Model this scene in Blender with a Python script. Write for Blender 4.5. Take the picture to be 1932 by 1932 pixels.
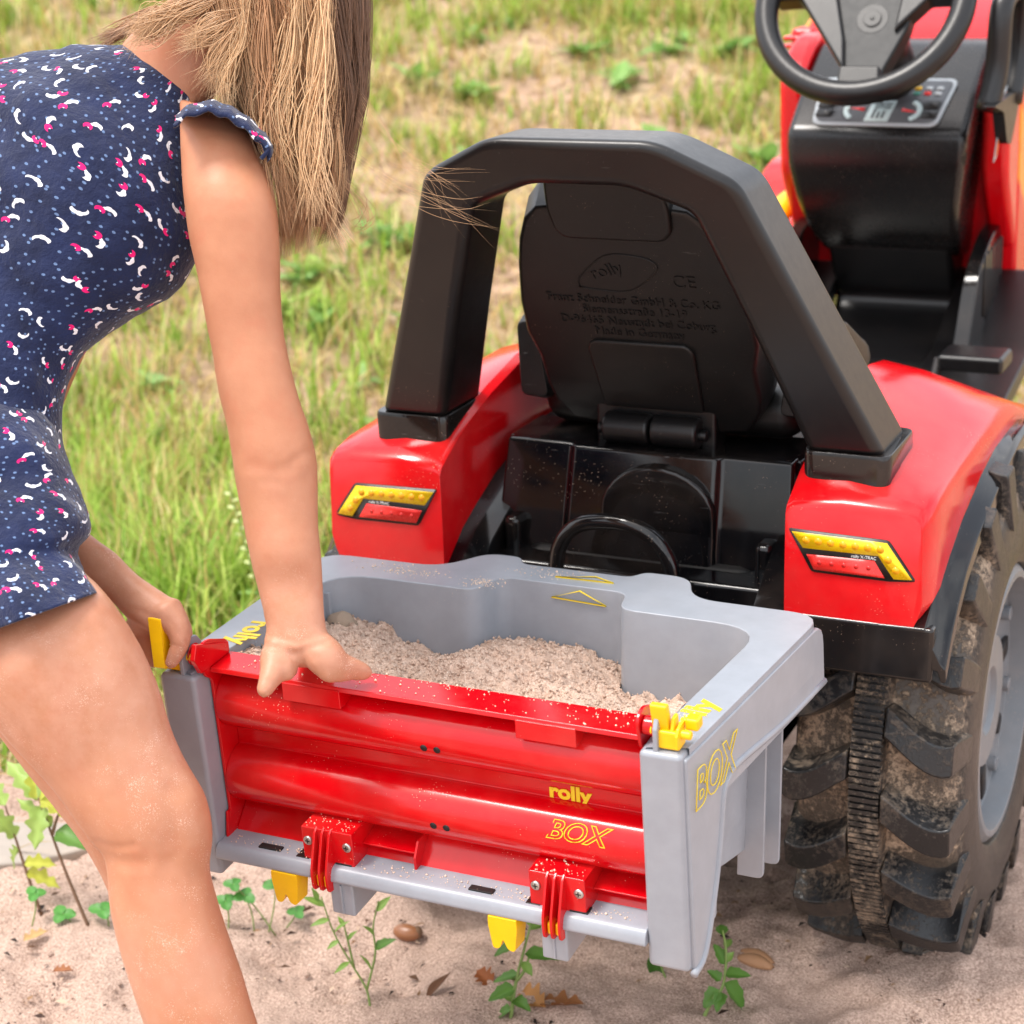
import bpy, bmesh, math, random
import numpy as np
from mathutils import Vector, Matrix
random.seed(7); rng = np.random.default_rng(11)
scene = bpy.context.scene
for o in list(bpy.data.objects): bpy.data.objects.remove(o)
COL = scene.collection

# ------------------------------------------------------------------ camera
F = 3613.0; IMG = 1932.0                    # focal length in pixels of a 1932 px wide picture
PITCH, YAW, ROLL = np.radians([18.16, 25.42, -2.07])
CAM = np.array([.68444, -1.22554, 1.12240])
_d = np.array([-math.sin(YAW)*math.cos(PITCH), math.cos(YAW)*math.cos(PITCH), -math.sin(PITCH)])
_r = np.array([math.cos(YAW), math.sin(YAW), 0.]); _u = np.cross(_r, _d)
_c, _s = math.cos(ROLL), math.sin(ROLL)
RIGHT, UP, FWD = _c*_r+_s*_u, -_s*_r+_c*_u, _d
cam = bpy.data.cameras.new('camera'); camo = bpy.data.objects.new('camera', cam); COL.objects.link(camo)
cam.sensor_width = 36; cam.lens = F/IMG*36; cam.clip_start = .05; cam.clip_end = 500
camo.matrix_world = Matrix([[RIGHT[i], UP[i], -FWD[i], CAM[i]] for i in range(3)]+[[0, 0, 0, 1]])
cam.dof.use_dof = True; cam.dof.focus_distance = 1.62; cam.dof.aperture_fstop = 8.5
scene.camera = camo
def ray(px, py): return RIGHT*(px-966)/F - UP*(py-966)/F + FWD
def at(px, py, X=None, Y=None, Z=None, D=None):
    v = ray(px, py)
    if X is not None: t = (X-CAM[0])/v[0]
    elif Y is not None: t = (Y-CAM[1])/v[1]
    elif Z is not None: t = (Z-CAM[2])/v[2]
    else: t = D
    return CAM+t*v
def on_plane(px, py, O, n):
    v = ray(px, py); return CAM+v*(np.dot(n, np.array(O)-CAM)/np.dot(n, v))

# ------------------------------------------------------------------ world, sun, exposure
SUN = Vector((-.30, -.26, .92)).normalized()
w = bpy.data.worlds.new('World'); scene.world = w; w.use_nodes = True
nt = w.node_tree; bg = nt.nodes['Background']
sky = nt.nodes.new('ShaderNodeTexSky'); sky.sky_type = 'NISHITA'; sky.sun_disc = False
sky.sun_elevation = math.asin(SUN.z); sky.sun_rotation = math.atan2(SUN.x, SUN.y)
sky.dust_density = 6; sky.air_density = 1.0; sky.ozone_density = .4
tc = nt.nodes.new('ShaderNodeTexCoord'); cn = nt.nodes.new('ShaderNodeTexNoise'); cn.inputs['Scale'].default_value = 2.6; cn.inputs['Detail'].default_value = 6
cr = nt.nodes.new('ShaderNodeMapRange'); cr.inputs[1].default_value = .38; cr.inputs[2].default_value = .58; cr.inputs[3].default_value = .35; cr.inputs[4].default_value = .95
mxs = nt.nodes.new('ShaderNodeMix'); mxs.data_type = 'RGBA'; mxs.inputs[7].default_value = (8.6, 8.8, 9.2, 1)      # bright broken cloud all over the sky
nt.links.new(tc.outputs['Generated'], cn.inputs['Vector']); nt.links.new(cn.outputs[0], cr.inputs[0]); nt.links.new(cr.outputs[0], mxs.inputs[0])
nt.links.new(sky.outputs[0], mxs.inputs[6]); nt.links.new(mxs.outputs[2], bg.inputs[0]); bg.inputs[1].default_value = .15
sl = bpy.data.lights.new('sun', 'SUN'); sl.energy = 1.9; sl.angle = math.radians(16); sl.color = (1, .96, .91)
so = bpy.data.objects.new('sun', sl); COL.objects.link(so)
so.rotation_euler = (-SUN).to_track_quat('-Z', 'Y').to_euler(); so.location = (0, 0, 4)
scene.view_settings.view_transform = 'Standard'; scene.view_settings.look = 'None'
scene.view_settings.exposure = .70; scene.view_settings.gamma = 1
scene.render.engine = 'CYCLES'

# ------------------------------------------------------------------ helpers
def lin(c): return tuple(((x/255)/12.92 if x/255 <= .04045 else ((x/255+.055)/1.055)**2.4) for x in c)
class NT:
    def __init__(s, name):
        s.m = bpy.data.materials.new(name); s.m.use_nodes = True; s.t = s.m.node_tree
        s.p = s.t.nodes['Principled BSDF']
    def n(s, ty, **kw):
        x = s.t.nodes.new(ty)
        for k, v in kw.items():
            if k.startswith('i_'):
                key = k[2:]; key = int(key) if key.isdigit() else key.replace('_', ' ')
                x.inputs[key].default_value = v
            else: setattr(x, k, v)
        return x
    def l(s, a, b): s.t.links.new(a, b)
    def math(s, op, a, b=None, c=None, clamp=False):
        x = s.t.nodes.new('ShaderNodeMath'); x.operation = op; x.use_clamp = clamp
        for i, q in enumerate((a, b, c)):
            if q is None: continue
            if isinstance(q, (int, float)): x.inputs[i].default_value = q
            else: s.l(q, x.inputs[i])
        return x.outputs[0]
    def vmath(s, op, a, b=None):
        x = s.t.nodes.new('ShaderNodeVectorMath'); x.operation = op
        for i, q in enumerate((a, b)):
            if q is None: continue
            if isinstance(q, tuple): x.inputs[i].default_value = q
            else: s.l(q, x.inputs[i])
        return x
    def mix(s, f, a, b):
        x = s.t.nodes.new('ShaderNodeMix'); x.data_type = 'RGBA'
        for sock, q in ((x.inputs[0], f), (x.inputs[6], a), (x.inputs[7], b)):
            if isinstance(q, (int, float)): sock.default_value = q
            elif isinstance(q, tuple): sock.default_value = (*q[:3], 1)
            else: s.l(q, sock)
        return x.outputs[2]
    def noise(s, scale, detail=2, rough=.5, vec=None, out=0):
        x = s.n('ShaderNodeTexNoise', i_Scale=scale, i_Detail=detail, i_Roughness=rough)
        s.l(vec if vec is not None else s.pos(), x.inputs['Vector']); return x.outputs[out]
    def pos(s):
        if not hasattr(s, '_pos'): s._pos = s.n('ShaderNodeNewGeometry').outputs['Position']
        return s._pos
    def ramp(s, f, lo, hi, clamp=True):
        x = s.n('ShaderNodeMapRange', clamp=clamp); s.l(f, x.inputs[0])
        x.inputs[1].default_value = lo; x.inputs[2].default_value = hi; return x.outputs[0]
    def bump(s, h, strength, dist):
        x = s.n('ShaderNodeBump', i_Strength=strength, i_Distance=dist); s.l(h, x.inputs['Height']); s.l(x.outputs[0], s.p.inputs['Normal'])
    def specks(s, scale, thr):
        v = s.n('ShaderNodeTexVoronoi', i_Scale=scale); s.l(s.pos(), v.inputs['Vector'])
        n = s.noise(14, 3, .7)
        t = s.math('MULTIPLY', s.ramp(n, .45, .75), thr)
        return s.math('LESS_THAN', v.outputs['Distance'], t)
SANDC = lin((222, 190, 165))
def plastic(name, rgb, rough=.25, dust=.0, dustscale=330, metallic=0., bump=.0, film=0., coat=0.):
    t = NT(name); p = t.p; c = lin(rgb)
    n = t.noise(40, 4, .6)
    col = t.mix(t.ramp(n, .3, .7), tuple(x*.93 for x in c), tuple(min(1, x*1.05) for x in c))
    r = t.math('MULTIPLY_ADD', t.noise(90, 3, .7), .14, rough-.05)
    if film and dust:                          # fine scuffs in two directions
        for sc_ in ((35, 520, 300), (480, 60, 260)):
            vv = t.vmath('MULTIPLY', t.pos(), sc_).outputs[0]; m_ = t.math('MULTIPLY', t.ramp(t.noise(1., 2, .5, vec=vv), .70, .76), t.ramp(t.noise(13, 3, .6), .5, .7))
            col = t.mix(t.math('MULTIPLY', m_, .10), col, (.75, .72, .7)); r = t.math('ADD', r, t.math('MULTIPLY', m_, .18))
    if film:                                   # thin dusty film in patches
        f = t.math('MULTIPLY', t.ramp(t.noise(9, 4, .65), .45, .8), film)
        col = t.mix(f, col, SANDC); r = t.math('ADD', r, t.math('MULTIPLY', f, .8))
    if dust:
        d = t.specks(dustscale, dust); col = t.mix(d, col, SANDC); r = t.math('MAXIMUM', r, t.math('MULTIPLY', d, .9))
    t.l(col, p.inputs['Base Color']); t.l(r, p.inputs['Roughness']); p.inputs['Metallic'].default_value = metallic
    if coat: p.inputs['Coat Weight'].default_value = coat; p.inputs['Coat Roughness'].default_value = .06
    if bump: t.bump(t.noise(900, 2, .5), bump, .0004)
    return t.m
M = {}
M['red'] = plastic('red_plastic', (216, 5, 18), .13, .14, film=.05)
M['redg'] = plastic('red_gate_plastic', (206, 3, 16), .13, .17, film=.06)
M['grey'] = plastic('silver_grey_plastic', (150, 155, 163), .30, .10, metallic=.0, film=.05)
M['black'] = plastic('satin_black_plastic', (16, 15, 16), .32, .1, bump=.12, film=.010)
M['seatblack'] = plastic('grained_black_plastic', (15, 14, 14), .42, .12, bump=.25, film=.010)
M['consoleblack'] = plastic('console_black_plastic', (18, 17, 18), .24, .12, film=.012)
M['hub'] = plastic('steering_hub_plastic', (18, 19, 20), .45)
M['gloss'] = plastic('gloss_black_plastic', (12, 12, 14), .07, .14, film=.03)
M['yellow'] = plastic('yellow_plastic', (250, 196, 8), .35)
M['amber'] = plastic('amber_print', (246, 200, 10), .25)
M['amberd'] = plastic('amber_print_ring', (244, 170, 10), .25)
M['redprint'] = plastic('red_print', (232, 45, 40), .25)
M['redprintd'] = plastic('red_print_ring', (205, 30, 28), .25)
M['ink'] = plastic('black_print', (26, 22, 20), .35)
M['white'] = plastic('white_print', (235, 235, 232), .4)
M['yprint'] = plastic('yellow_print', (236, 206, 40), .5)
M['steel'] = plastic('screw_steel', (196, 196, 192), .3, metallic=.9)
M['dark'] = plastic('dark_recess', (22, 16, 16), .6)
M['rim'] = plastic('grey_wheel_rim', (116, 120, 125), .4, .16, film=.15)
M['dial'] = plastic('dial_print', (196, 212, 210), .35)
M['panel'] = plastic('instrument_panel_print', (88, 90, 94), .35)
M['silverprint'] = plastic('silver_print', (178, 184, 188), .35)
M['green'] = plastic('green_print', (70, 150, 130), .35)

def mk(name, verts, faces, mat, parent=None, smooth=True, bevel=0, seg=3, sub=0, ang=32):
    me = bpy.data.meshes.new(name)
    me.from_pydata([tuple(map(float, v)) for v in verts], [], faces); me.update()
    bm = bmesh.new(); bm.from_mesh(me); bmesh.ops.recalc_face_normals(bm, faces=bm.faces); bm.to_mesh(me); bm.free()
    return wrap(name, me, mat, parent, smooth, bevel, seg, sub, ang)
def wrap(name, me, mat, parent=None, smooth=True, bevel=0, seg=3, sub=0, ang=32):
    if smooth: me.polygons.foreach_set('use_smooth', [True]*len(me.polygons))
    if mat is not None: me.materials.append(M[mat] if isinstance(mat, str) else mat)
    o = bpy.data.objects.new(name, me); COL.objects.link(o); put(o, parent)
    if bevel:
        b = o.modifiers.new('bevel', 'BEVEL'); b.width = bevel; b.segments = seg; b.limit_method = 'ANGLE'
        b.angle_limit = math.radians(ang); b.harden_normals = True
    if sub:
        s = o.modifiers.new('sub', 'SUBSURF'); s.levels = s.render_levels = sub
    return o
def put(o, parent):
    if parent is not None:
        o.parent = parent
        loc = Vector(parent.location)
        q = parent.parent
        while q is not None: loc += Vector(q.location)*0; q = None
        if parent.type == 'EMPTY': o.matrix_parent_inverse = Matrix.Translation(-loc)
def thing(name, label, cat, loc, group=None):
    o = bpy.data.objects.new(name, None); COL.objects.link(o); o.location = loc
    o.empty_display_size = .05; return tag(o, label, cat, group)
def tag(o, label=None, cat=None, group=None, kind=None):
    if label: o['label'] = label
    if cat: o['category'] = cat
    if group: o['group'] = group
    if kind: o['kind'] = kind
    return o
def box8(x0, x1, y0, y1, z0, z1):
    v = [(x, y, z) for x in (x0, x1) for y in (y0, y1) for z in (z0, z1)]
    f = [(0, 1, 3, 2), (4, 6, 7, 5), (0, 4, 5, 1), (2, 3, 7, 6), (0, 2, 6, 4), (1, 5, 7, 3)]
    return v, f
def bx(name, x0, x1, y0, y1, z0, z1, mat, parent, bevel=.002, seg=2):
    v, f = box8(x0, x1, y0, y1, z0, z1); return mk(name, v, f, mat, parent, bevel=bevel, seg=seg)
def extrude(name, loopA, loopB, mat, parent, bevel=.003, seg=3, ang=32):
    n = len(loopA)
    f = [tuple(range(n)), tuple(range(2*n-1, n-1, -1))]+[(i, (i+1) % n, n+(i+1) % n, n+i) for i in range(n)]
    return mk(name, list(loopA)+list(loopB), f, mat, parent, bevel=bevel, seg=seg, ang=ang)
def ext_x(name, yz, x0, x1, mat, parent, bevel=.003, seg=3, ang=32):
    return extrude(name, [(x0, y, z) for y, z in yz], [(x1, y, z) for y, z in yz], mat, parent, bevel, seg, ang)
def loft_faces(k, n, caps=True, off=0):
    f = []
    for a in range(k-1):
        for i in range(n):
            j = (i+1) % n; f.append((off+a*n+i, off+a*n+j, off+(a+1)*n+j, off+(a+1)*n+i))
    if caps: f += [tuple(off+i for i in reversed(range(n))), tuple(off+(k-1)*n+i for i in range(n))]
    return f
def tube_data(path, rad, n=10, closed=False, off=0, flat=1.):
    P = np.array(path, float); K = len(P)
    R = np.full(K, rad) if np.isscalar(rad) else np.array(rad, float)
    T = np.zeros_like(P)
    if closed: T = np.roll(P, -1, 0)-np.roll(P, 1, 0)
    else: T[1:-1] = P[2:]-P[:-2]; T[0] = P[1]-P[0]; T[-1] = P[-1]-P[-2]
    T /= np.linalg.norm(T, axis=1)[:, None]+1e-12
    a = np.array([0, 0, 1.]) if abs(T[0][2]) < .9 else np.array([1., 0, 0])
    N = np.cross(T[0], a); N /= np.linalg.norm(N); V = []
    for k in range(K):
        N = N-T[k]*np.dot(N, T[k]); N /= np.linalg.norm(N)+1e-12; B = np.cross(T[k], N)
        for i in range(n):
            t = 2*math.pi*i/n; V.append(P[k]+R[k]*(math.cos(t)*N+flat*math.sin(t)*B))
    fs = loft_faces(K, n, not closed, off)
    if closed:
        for i in range(n):
            j = (i+1) % n; fs.append((off+(K-1)*n+i, off+(K-1)*n+j, off+j, off+i))
    return V, fs
def tube(name, path, rad, mat, parent, n=12, closed=False, flat=1.):
    v, f = tube_data(path, rad, n, closed, 0, flat); return mk(name, v, f, mat, parent)
def spline(pts, m=8):
    P = [np.array(p, float) for p in pts]; Q = [P[0]*2-P[1]]+P+[P[-1]*2-P[-2]]; out = []
    for i in range(1, len(Q)-2):
        for k in range(m):
            t = k/m; a, b, c, d = Q[i-1:i+3]
            out.append(.5*((2*b)+(-a+c)*t+(2*a-5*b+4*c-d)*t*t+(-a+3*b-3*c+d)*t**3))
    out.append(P[-1]); return out
def cyl_x(name, x0, x1, y, z, r, mat, parent, n=24, bevel=.0015):
    A = [(x0, y+r*math.cos(2*math.pi*i/n), z+r*math.sin(2*math.pi*i/n)) for i in range(n)]
    B = [(x1, a[1], a[2]) for a in A]; return extrude(name, A, B, mat, parent, bevel, 2, 40)
def fillet(pts, radii, seg=6):
    out = []; n = len(pts)
    for i, p in enumerate(pts):
        r = radii[i] if isinstance(radii, (list, tuple)) else radii
        if r <= 0: out.append(tuple(p)); continue
        p = np.array(p, float); a = np.array(pts[i-1], float)-p; b = np.array(pts[(i+1) % n], float)-p
        la, lb = np.linalg.norm(a), np.linalg.norm(b); a /= la; b /= lb
        d = min(r, la*.48, lb*.48); A = p+a*d; B = p+b*d
        for k in range(seg+1):
            t = k/seg; out.append(tuple((1-t)**2*A+2*t*(1-t)*p+t*t*B))
    return out
def text_obj(name, s, size, O, ex, ey, mat, parent, depth=.0004, outline=0., shear=0., bold=0., align='LEFT', sx=1.):
    cu = bpy.data.curves.new(name, 'FONT'); cu.body = s; cu.size = size; cu.shear = shear; cu.align_x = align
    if outline: cu.fill_mode = 'NONE'; cu.bevel_depth = outline; cu.bevel_resolution = 0; cu.offset = bold; cu.resolution_u = 4
    else: cu.extrude = depth; cu.offset = bold; cu.resolution_u = 4
    to = bpy.data.objects.new(name+'_tmp', cu); COL.objects.link(to)
    dg = bpy.context.evaluated_depsgraph_get(); me = bpy.data.meshes.new_from_object(to.evaluated_get(dg))
    bpy.data.objects.remove(to); bpy.data.curves.remove(cu)
    O, ex, ey = Vector(O), Vector(ex).normalized()*sx, Vector(ey).normalized(); ez = ex.cross(ey).normalized()
    me.transform(Matrix([[ex[i], ey[i], ez[i], O[i]] for i in range(3)]+[[0, 0, 0, 1]]))
    me.materials.clear(); me.name = name
    return wrap(name, me, mat, parent, smooth=False)
def sstep(a, b, x):
    t = np.clip((x-a)/(b-a), 0, 1); return t*t*(3-2*t)
# cheap value noise for geometry
_perm = rng.random((64, 64, 64))
def vnoise(P):
    P = np.asarray(P, float); i = np.floor(P).astype(int); f = P-i; f = f*f*(3-2*f); i &= 63; j = (i+1) & 63
    g = lambda a, b, c: _perm[a, b, c]
    x0, y0, z0, x1, y1, z1 = i[..., 0], i[..., 1], i[..., 2], j[..., 0], j[..., 1], j[..., 2]
    fx, fy, fz = f[..., 0], f[..., 1], f[..., 2]
    c0 = (g(x0, y0, z0)*(1-fx)+g(x1, y0, z0)*fx)*(1-fy)+(g(x0, y1, z0)*(1-fx)+g(x1, y1, z0)*fx)*fy
    c1 = (g(x0, y0, z1)*(1-fx)+g(x1, y0, z1)*fx)*(1-fy)+(g(x0, y1, z1)*(1-fx)+g(x1, y1, z1)*fx)*fy
    return c0*(1-fz)+c1*fz-.5
def fbm(P, o=3):
    P = np.asarray(P, float); s = 0; a = 1
    for k in range(o): s = s+a*vnoise(P*2**k+17.3*k); a *= .5
    return s
def big_mesh(name, V, Fq, mat, attr=None):
    """V (n,3), Fq (m,4) or (m,3) arrays"""
    me = bpy.data.meshes.new(name); V = np.asarray(V, np.float32); Fq = np.asarray(Fq, np.int32)
    me.vertices.add(len(V)); me.vertices.foreach_set('co', V.ravel())
    k = Fq.shape[1]; me.loops.add(Fq.size); me.loops.foreach_set('vertex_index', Fq.ravel())
    me.polygons.add(len(Fq)); me.polygons.foreach_set('loop_start', np.arange(0, Fq.size, k, dtype=np.int32))
    me.polygons.foreach_set('loop_total', np.full(len(Fq), k, np.int32)); me.update(calc_edges=True)
    if attr is not None:
        a = me.color_attributes.new('tint', 'FLOAT_COLOR', 'POINT')
        a.data.foreach_set('color', np.c_[attr, np.ones(len(attr))].astype(np.float32).ravel())
    return me

# ================================================================== SETTING: ground
def terrain(x, y):
    x = np.asarray(x, float); y = np.asarray(y, float)
    s = -.43*x+.90*y; t = np.maximum(s-2.1, 0)
    h = .24*(np.sqrt(t*t+.16)-.4)
    h = np.where(h > 2.2, 2.2+.4*(1-np.exp(-(h-2.2)/.4)), h)
    P = np.stack([x, y, np.zeros_like(x)], -1)
    near = np.exp(-((x-.27)**2+(y-.72)**2)/.06)
    h = h+.030*fbm(P*3.1, 3)*(1-near)+.012*fbm(P*14+5, 3)
    r = np.sqrt((x-.26)**2*1.6+(y-.70)**2)
    h = h+.034*np.exp(-(((x-.28)/.24)**2+((y-.58)/.17)**2))      # sand heaped round the wheel
    return h-.006*np.exp(-r*r/.01)-.004
def ground_mesh():
    def axis(lo, hi, flo, fhi, fine, growth=1.22):
        a = list(np.arange(flo, fhi, fine)); st = fine; x = fhi
        while x < hi: a.append(x); st *= growth; x += st
        st = fine; x = flo-fine
        while x > lo: a.insert(0, x); st *= growth; x -= st
        return np.array(a)
    xs = axis(-90, 90, -1.0, 1.0, .0075); ys = axis(-60, 140, -.1, 1.7, .0075)
    X, Y = np.meshgrid(xs, ys, indexing='ij'); Z = terrain(X, Y)
    P = np.stack([X, Y, 0*X], -1); fine = (np.abs(X) < 1.3) & (Y > -.3) & (Y < 2.2)
    Z = Z+np.where(fine, .018*fbm(P*17, 3)+.008*fbm(P*55, 3)+.004*vnoise(P*150), 0)
    V = np.stack([X, Y, Z], -1).reshape(-1, 3); nx, ny = X.shape
    i = (np.arange(nx-1)[:, None]*ny+np.arange(ny-1)[None]).ravel()
    return big_mesh('ground', V, np.stack([i, i+ny, i+ny+1, i+1], 1), None)
t = NT('sand_and_soil'); p = t.p
sep = t.n('ShaderNodeSeparateXYZ'); t.l(t.pos(), sep.inputs[0])
s_ = t.math('ADD', t.math('MULTIPLY', sep.outputs[0], -.43), t.math('MULTIPLY', sep.outputs[1], .90))
s_ = t.math('ADD', s_, t.math('MULTIPLY', t.math('SUBTRACT', t.noise(2.2, 4, .6), .5), 1.1))
soil = t.ramp(s_, .95, 1.7)
sandA = t.mix(t.ramp(t.noise(380, 2, .6), .3, .7), lin((140, 112, 98)), lin((226, 198, 180)))
sandB = t.mix(t.math('MULTIPLY', t.ramp(t.noise(7, 4, .6), .35, .7), .6), sandA, lin((196, 168, 152)))
v = t.n('ShaderNodeTexVoronoi', i_Scale=260); t.l(t.pos(), v.inputs['Vector'])
dk = t.math('LESS_THAN', v.outputs['Distance'], t.math('MULTIPLY', t.ramp(t.noise(21, 3, .7), .52, .8), .42))
sandC = t.mix(dk, sandB, lin((70, 52, 44)))
soilc = t.mix(t.ramp(t.noise(18, 5, .7), .3, .7), lin((138, 112, 88)), lin((214, 182, 158)))
soilc = t.mix(t.math('MULTIPLY', t.ramp(t.noise(3.3, 4, .6), .46, .70), .55), soilc, lin((150, 148, 82)))
t.l(t.mix(soil, sandC, soilc), p.inputs['Base Color']); p.inputs['Roughness'].default_value = .95
p.inputs['Specular IOR Level'].default_value = .15
t.bump(t.math('ADD', t.noise(420, 3, .7), t.math('MULTIPLY', t.noise(90, 3, .7), 1.5)), .8, .004)
M['ground'] = t.m
g = wrap('ground', ground_mesh(), 'ground'); tag(g, 'pale pink sand running into patchy grassy soil', 'ground', kind='structure')

# ------------------------------------------------------------------ grass and litter (stuff)
def leafmat(name, trans=.35, rough=.5, spec=.3):
    t = NT(name); p = t.p; a = t.n('ShaderNodeVertexColor', layer_name='tint'); t.l(a.outputs[0], p.inputs['Base Color'])
    p.inputs['Roughness'].default_value = rough; p.inputs['Specular IOR Level'].default_value = spec
    tr = t.n('ShaderNodeBsdfTranslucent'); t.l(a.outputs[0], tr.inputs[0]); mx = t.n('ShaderNodeMixShader', i_0=trans)
    out = t.t.nodes['Material Output']; t.l(p.outputs[0], mx.inputs[1]); t.l(tr.outputs[0], mx.inputs[2]); t.l(mx.outputs[0], out.inputs[0])
    return t.m
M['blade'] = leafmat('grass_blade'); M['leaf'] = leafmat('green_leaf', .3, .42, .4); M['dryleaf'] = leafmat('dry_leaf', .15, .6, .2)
def plan(s, l): return -.43*s+.90*l, .90*s+.43*l         # s along the view, l to the right
def grass():
    V = []; Fs = []; T = []; nv = 0
    def blades(n, cx, cy, spread, hmin, hmax, wid, cols, lean):
        nonlocal nv
        bx_, by_ = cx+rng.normal(0, spread, n), cy+rng.normal(0, spread, n); bz = terrain(bx_, by_)-.004
        h = rng.uniform(hmin, hmax, n); az = rng.uniform(0, 6.283, n); ln = np.abs(rng.normal(lean, .25, n))*h
        dx, dy = np.cos(az), np.sin(az); wx, wy = -dy, dx; wd = wid*rng.uniform(.6, 1.4, n)
        cur = rng.uniform(.3, 1.2, n); ts = (0, .4, .75, 1.); ws = (1., .9, .6, .08)
        rows = []
        for tt, ww in zip(ts, ws):
            ox = ln*tt**1.7; zz = h*tt-cur*ln*.35*tt**3
            for sgn in (-1, 1):
                rows.append(np.stack([bx_+dx*ox+sgn*wx*wd*ww*.5, by_+dy*ox+sgn*wy*wd*ww*.5, bz+zz], -1))
        A = np.stack(rows, 1); V.append(A.reshape(-1, 3))
        c = cols[rng.integers(0, len(cols), n)]*rng.uniform(.75, 1.25, (n, 1)); c = np.repeat(c[:, None], 8, 1)
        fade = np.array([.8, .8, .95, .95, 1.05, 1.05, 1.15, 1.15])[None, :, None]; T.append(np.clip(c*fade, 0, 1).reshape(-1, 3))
        b = nv+8*np.arange(n)[:, None]
        for k in range(3): Fs.append(b+np.array([[2*k, 2*k+1, 2*k+3, 2*k+2]]))
        nv += 8*n
    G = np.array([lin(c) for c in ((138, 170, 60), (164, 190, 84), (122, 156, 54), (188, 202, 106), (154, 182, 72))])
    S = np.array([lin(c) for c in ((208, 186, 124), (190, 160, 100), (220, 200, 150), (176, 150, 92))])
    n = 0
    while n < 1700:
        s = 1.0+5.6*rng.random()**1.25; l = rng.uniform(-1., 1.)*(.9+.30*s)+.05*s
        x, y = plan(s, l)
        patch = fbm(np.array([x*1.3+3, y*1.3, .5]), 3)
        dens = sstep(1.0, 1.6, s+.25*patch)*(.22+.78*sstep(-.15, .35, patch))
        if abs(x) < .33 and y < 1.75 and y > .2: dens *= .12
        if rng.random() > dens: continue
        n += 1
        k = int(rng.uniform(12, 34)); tall = .5+.75*max(0, vnoise(np.array([x*2, y*2, 9.])) + .3)
        blades(k, x, y, rng.uniform(.02, .07), .04*tall, .17*tall, .0042+.0007*s, G, .55)
        if rng.random() < .8: blades(int(rng.uniform(6, 18)), x, y, .06, .05, .22*tall, .0026+.0005*s, S, .35)
    for _ in range(1500):                       # dry tangled straw between the tufts
        s = 1.0+5.4*rng.random()**1.1; l = rng.uniform(-1, 1)*(.9+.3*s); x, y = plan(s, l)
        if abs(x) < .33 and .2 < y < 1.7: continue
        blades(14, x, y, .12, .02, .09, .0038+.0008*s, S, 1.3)
    for (px, py, k, hh) in ((300, 1120, 60, .2), (380, 1060, 60, .22), (240, 980, 60, .2), (450, 1090, 50, .2), (180, 900, 50, .18), (600, 760, 50, .15), (640, 640, 40, .14)):
        q = at(px, py+90, Z=0); blades(k*2, q[0], q[1], .07, .08, hh, .006, G, .5)
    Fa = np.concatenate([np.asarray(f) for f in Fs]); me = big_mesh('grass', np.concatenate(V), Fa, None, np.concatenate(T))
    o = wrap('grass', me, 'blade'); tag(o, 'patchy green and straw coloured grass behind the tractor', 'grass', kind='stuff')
grass()
def litter():
    n = 9500; s = .1+3.0*rng.random(n)**1.5; l = rng.uniform(-1, 1, n)*(.75+.25*s); x, y = plan(s, l)
    cl = np.array([vnoise(np.array([a*5, b*5, 3.])) for a, b in zip(x, y)]); keep = cl > rng.uniform(-.45, .3, n); x, y = x[keep], y[keep]; n = len(x)
    z = terrain(x, y)+.003; L = rng.uniform(.0008, .004, n)*rng.choice([1, 1, 1, 2.], n); W = L*rng.uniform(.2, .6, n); a = rng.uniform(0, 6.28, n)
    c, s_ = np.cos(a), np.sin(a); pts = []
    for u, v, q in ((-1, 0, 0), (0, -1, .3), (1, 0, 0), (0, 1, .3)):
        pts.append(np.stack([x+u*L*c-v*W*s_, y+u*L*s_+v*W*c, z+q*L+rng.uniform(0, .4, n)*L], -1))
    pts.append(np.stack([x, y, z+.7*W], -1))
    V = np.stack(pts, 1).reshape(-1, 3); b = 5*np.arange(n)[:, None]
    Fa = np.concatenate([b+np.array([[i, (i+1) % 4, 4]]) for i in range(4)])
    cols = np.array([lin(q) for q in ((62, 44, 36), (96, 70, 52), (150, 118, 88), (50, 40, 36), (206, 180, 156))])[rng.integers(0, 5, n)]
    o = wrap('ground_litter', big_mesh('ground_litter', V, Fa, None, np.repeat(cols, 5, 0)), 'dryleaf', smooth=False)
    tag(o, 'dark crumbs of bark and dry bits scattered over the sand', 'litter', kind='stuff')
litter()
def clods():
    n = 5200; s = rng.uniform(.1, 1.9, n); l = rng.uniform(-1, 1, n)*(.75+.25*s); x, y = plan(s, l); z = terrain(x, y)
    r = np.clip(rng.lognormal(-6.35, .5, n), .0007, .007); o = np.array([(1, 0, 0), (0, 1, 0), (-1, 0, 0), (0, -1, 0), (0, 0, .8), (0, 0, -.8)])
    V = (np.stack([x, y, z+r*.2], -1)[:, None]+o[None]*r[:, None, None]*rng.uniform(.6, 1.25, (n, 6, 1))).reshape(-1, 3); b = 6*np.arange(n)[:, None]
    Fa = np.concatenate([b+np.array([f]) for f in ((0, 1, 4), (1, 2, 4), (2, 3, 4), (3, 0, 4), (1, 0, 5), (2, 1, 5), (3, 2, 5), (0, 3, 5))])
    o_ = wrap('sand_clods', big_mesh('sand_clods', V, Fa, None), 'ground'); tag(o_, 'small clods and grit lying on the pale sand', 'grit', kind='stuff')
clods()

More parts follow.
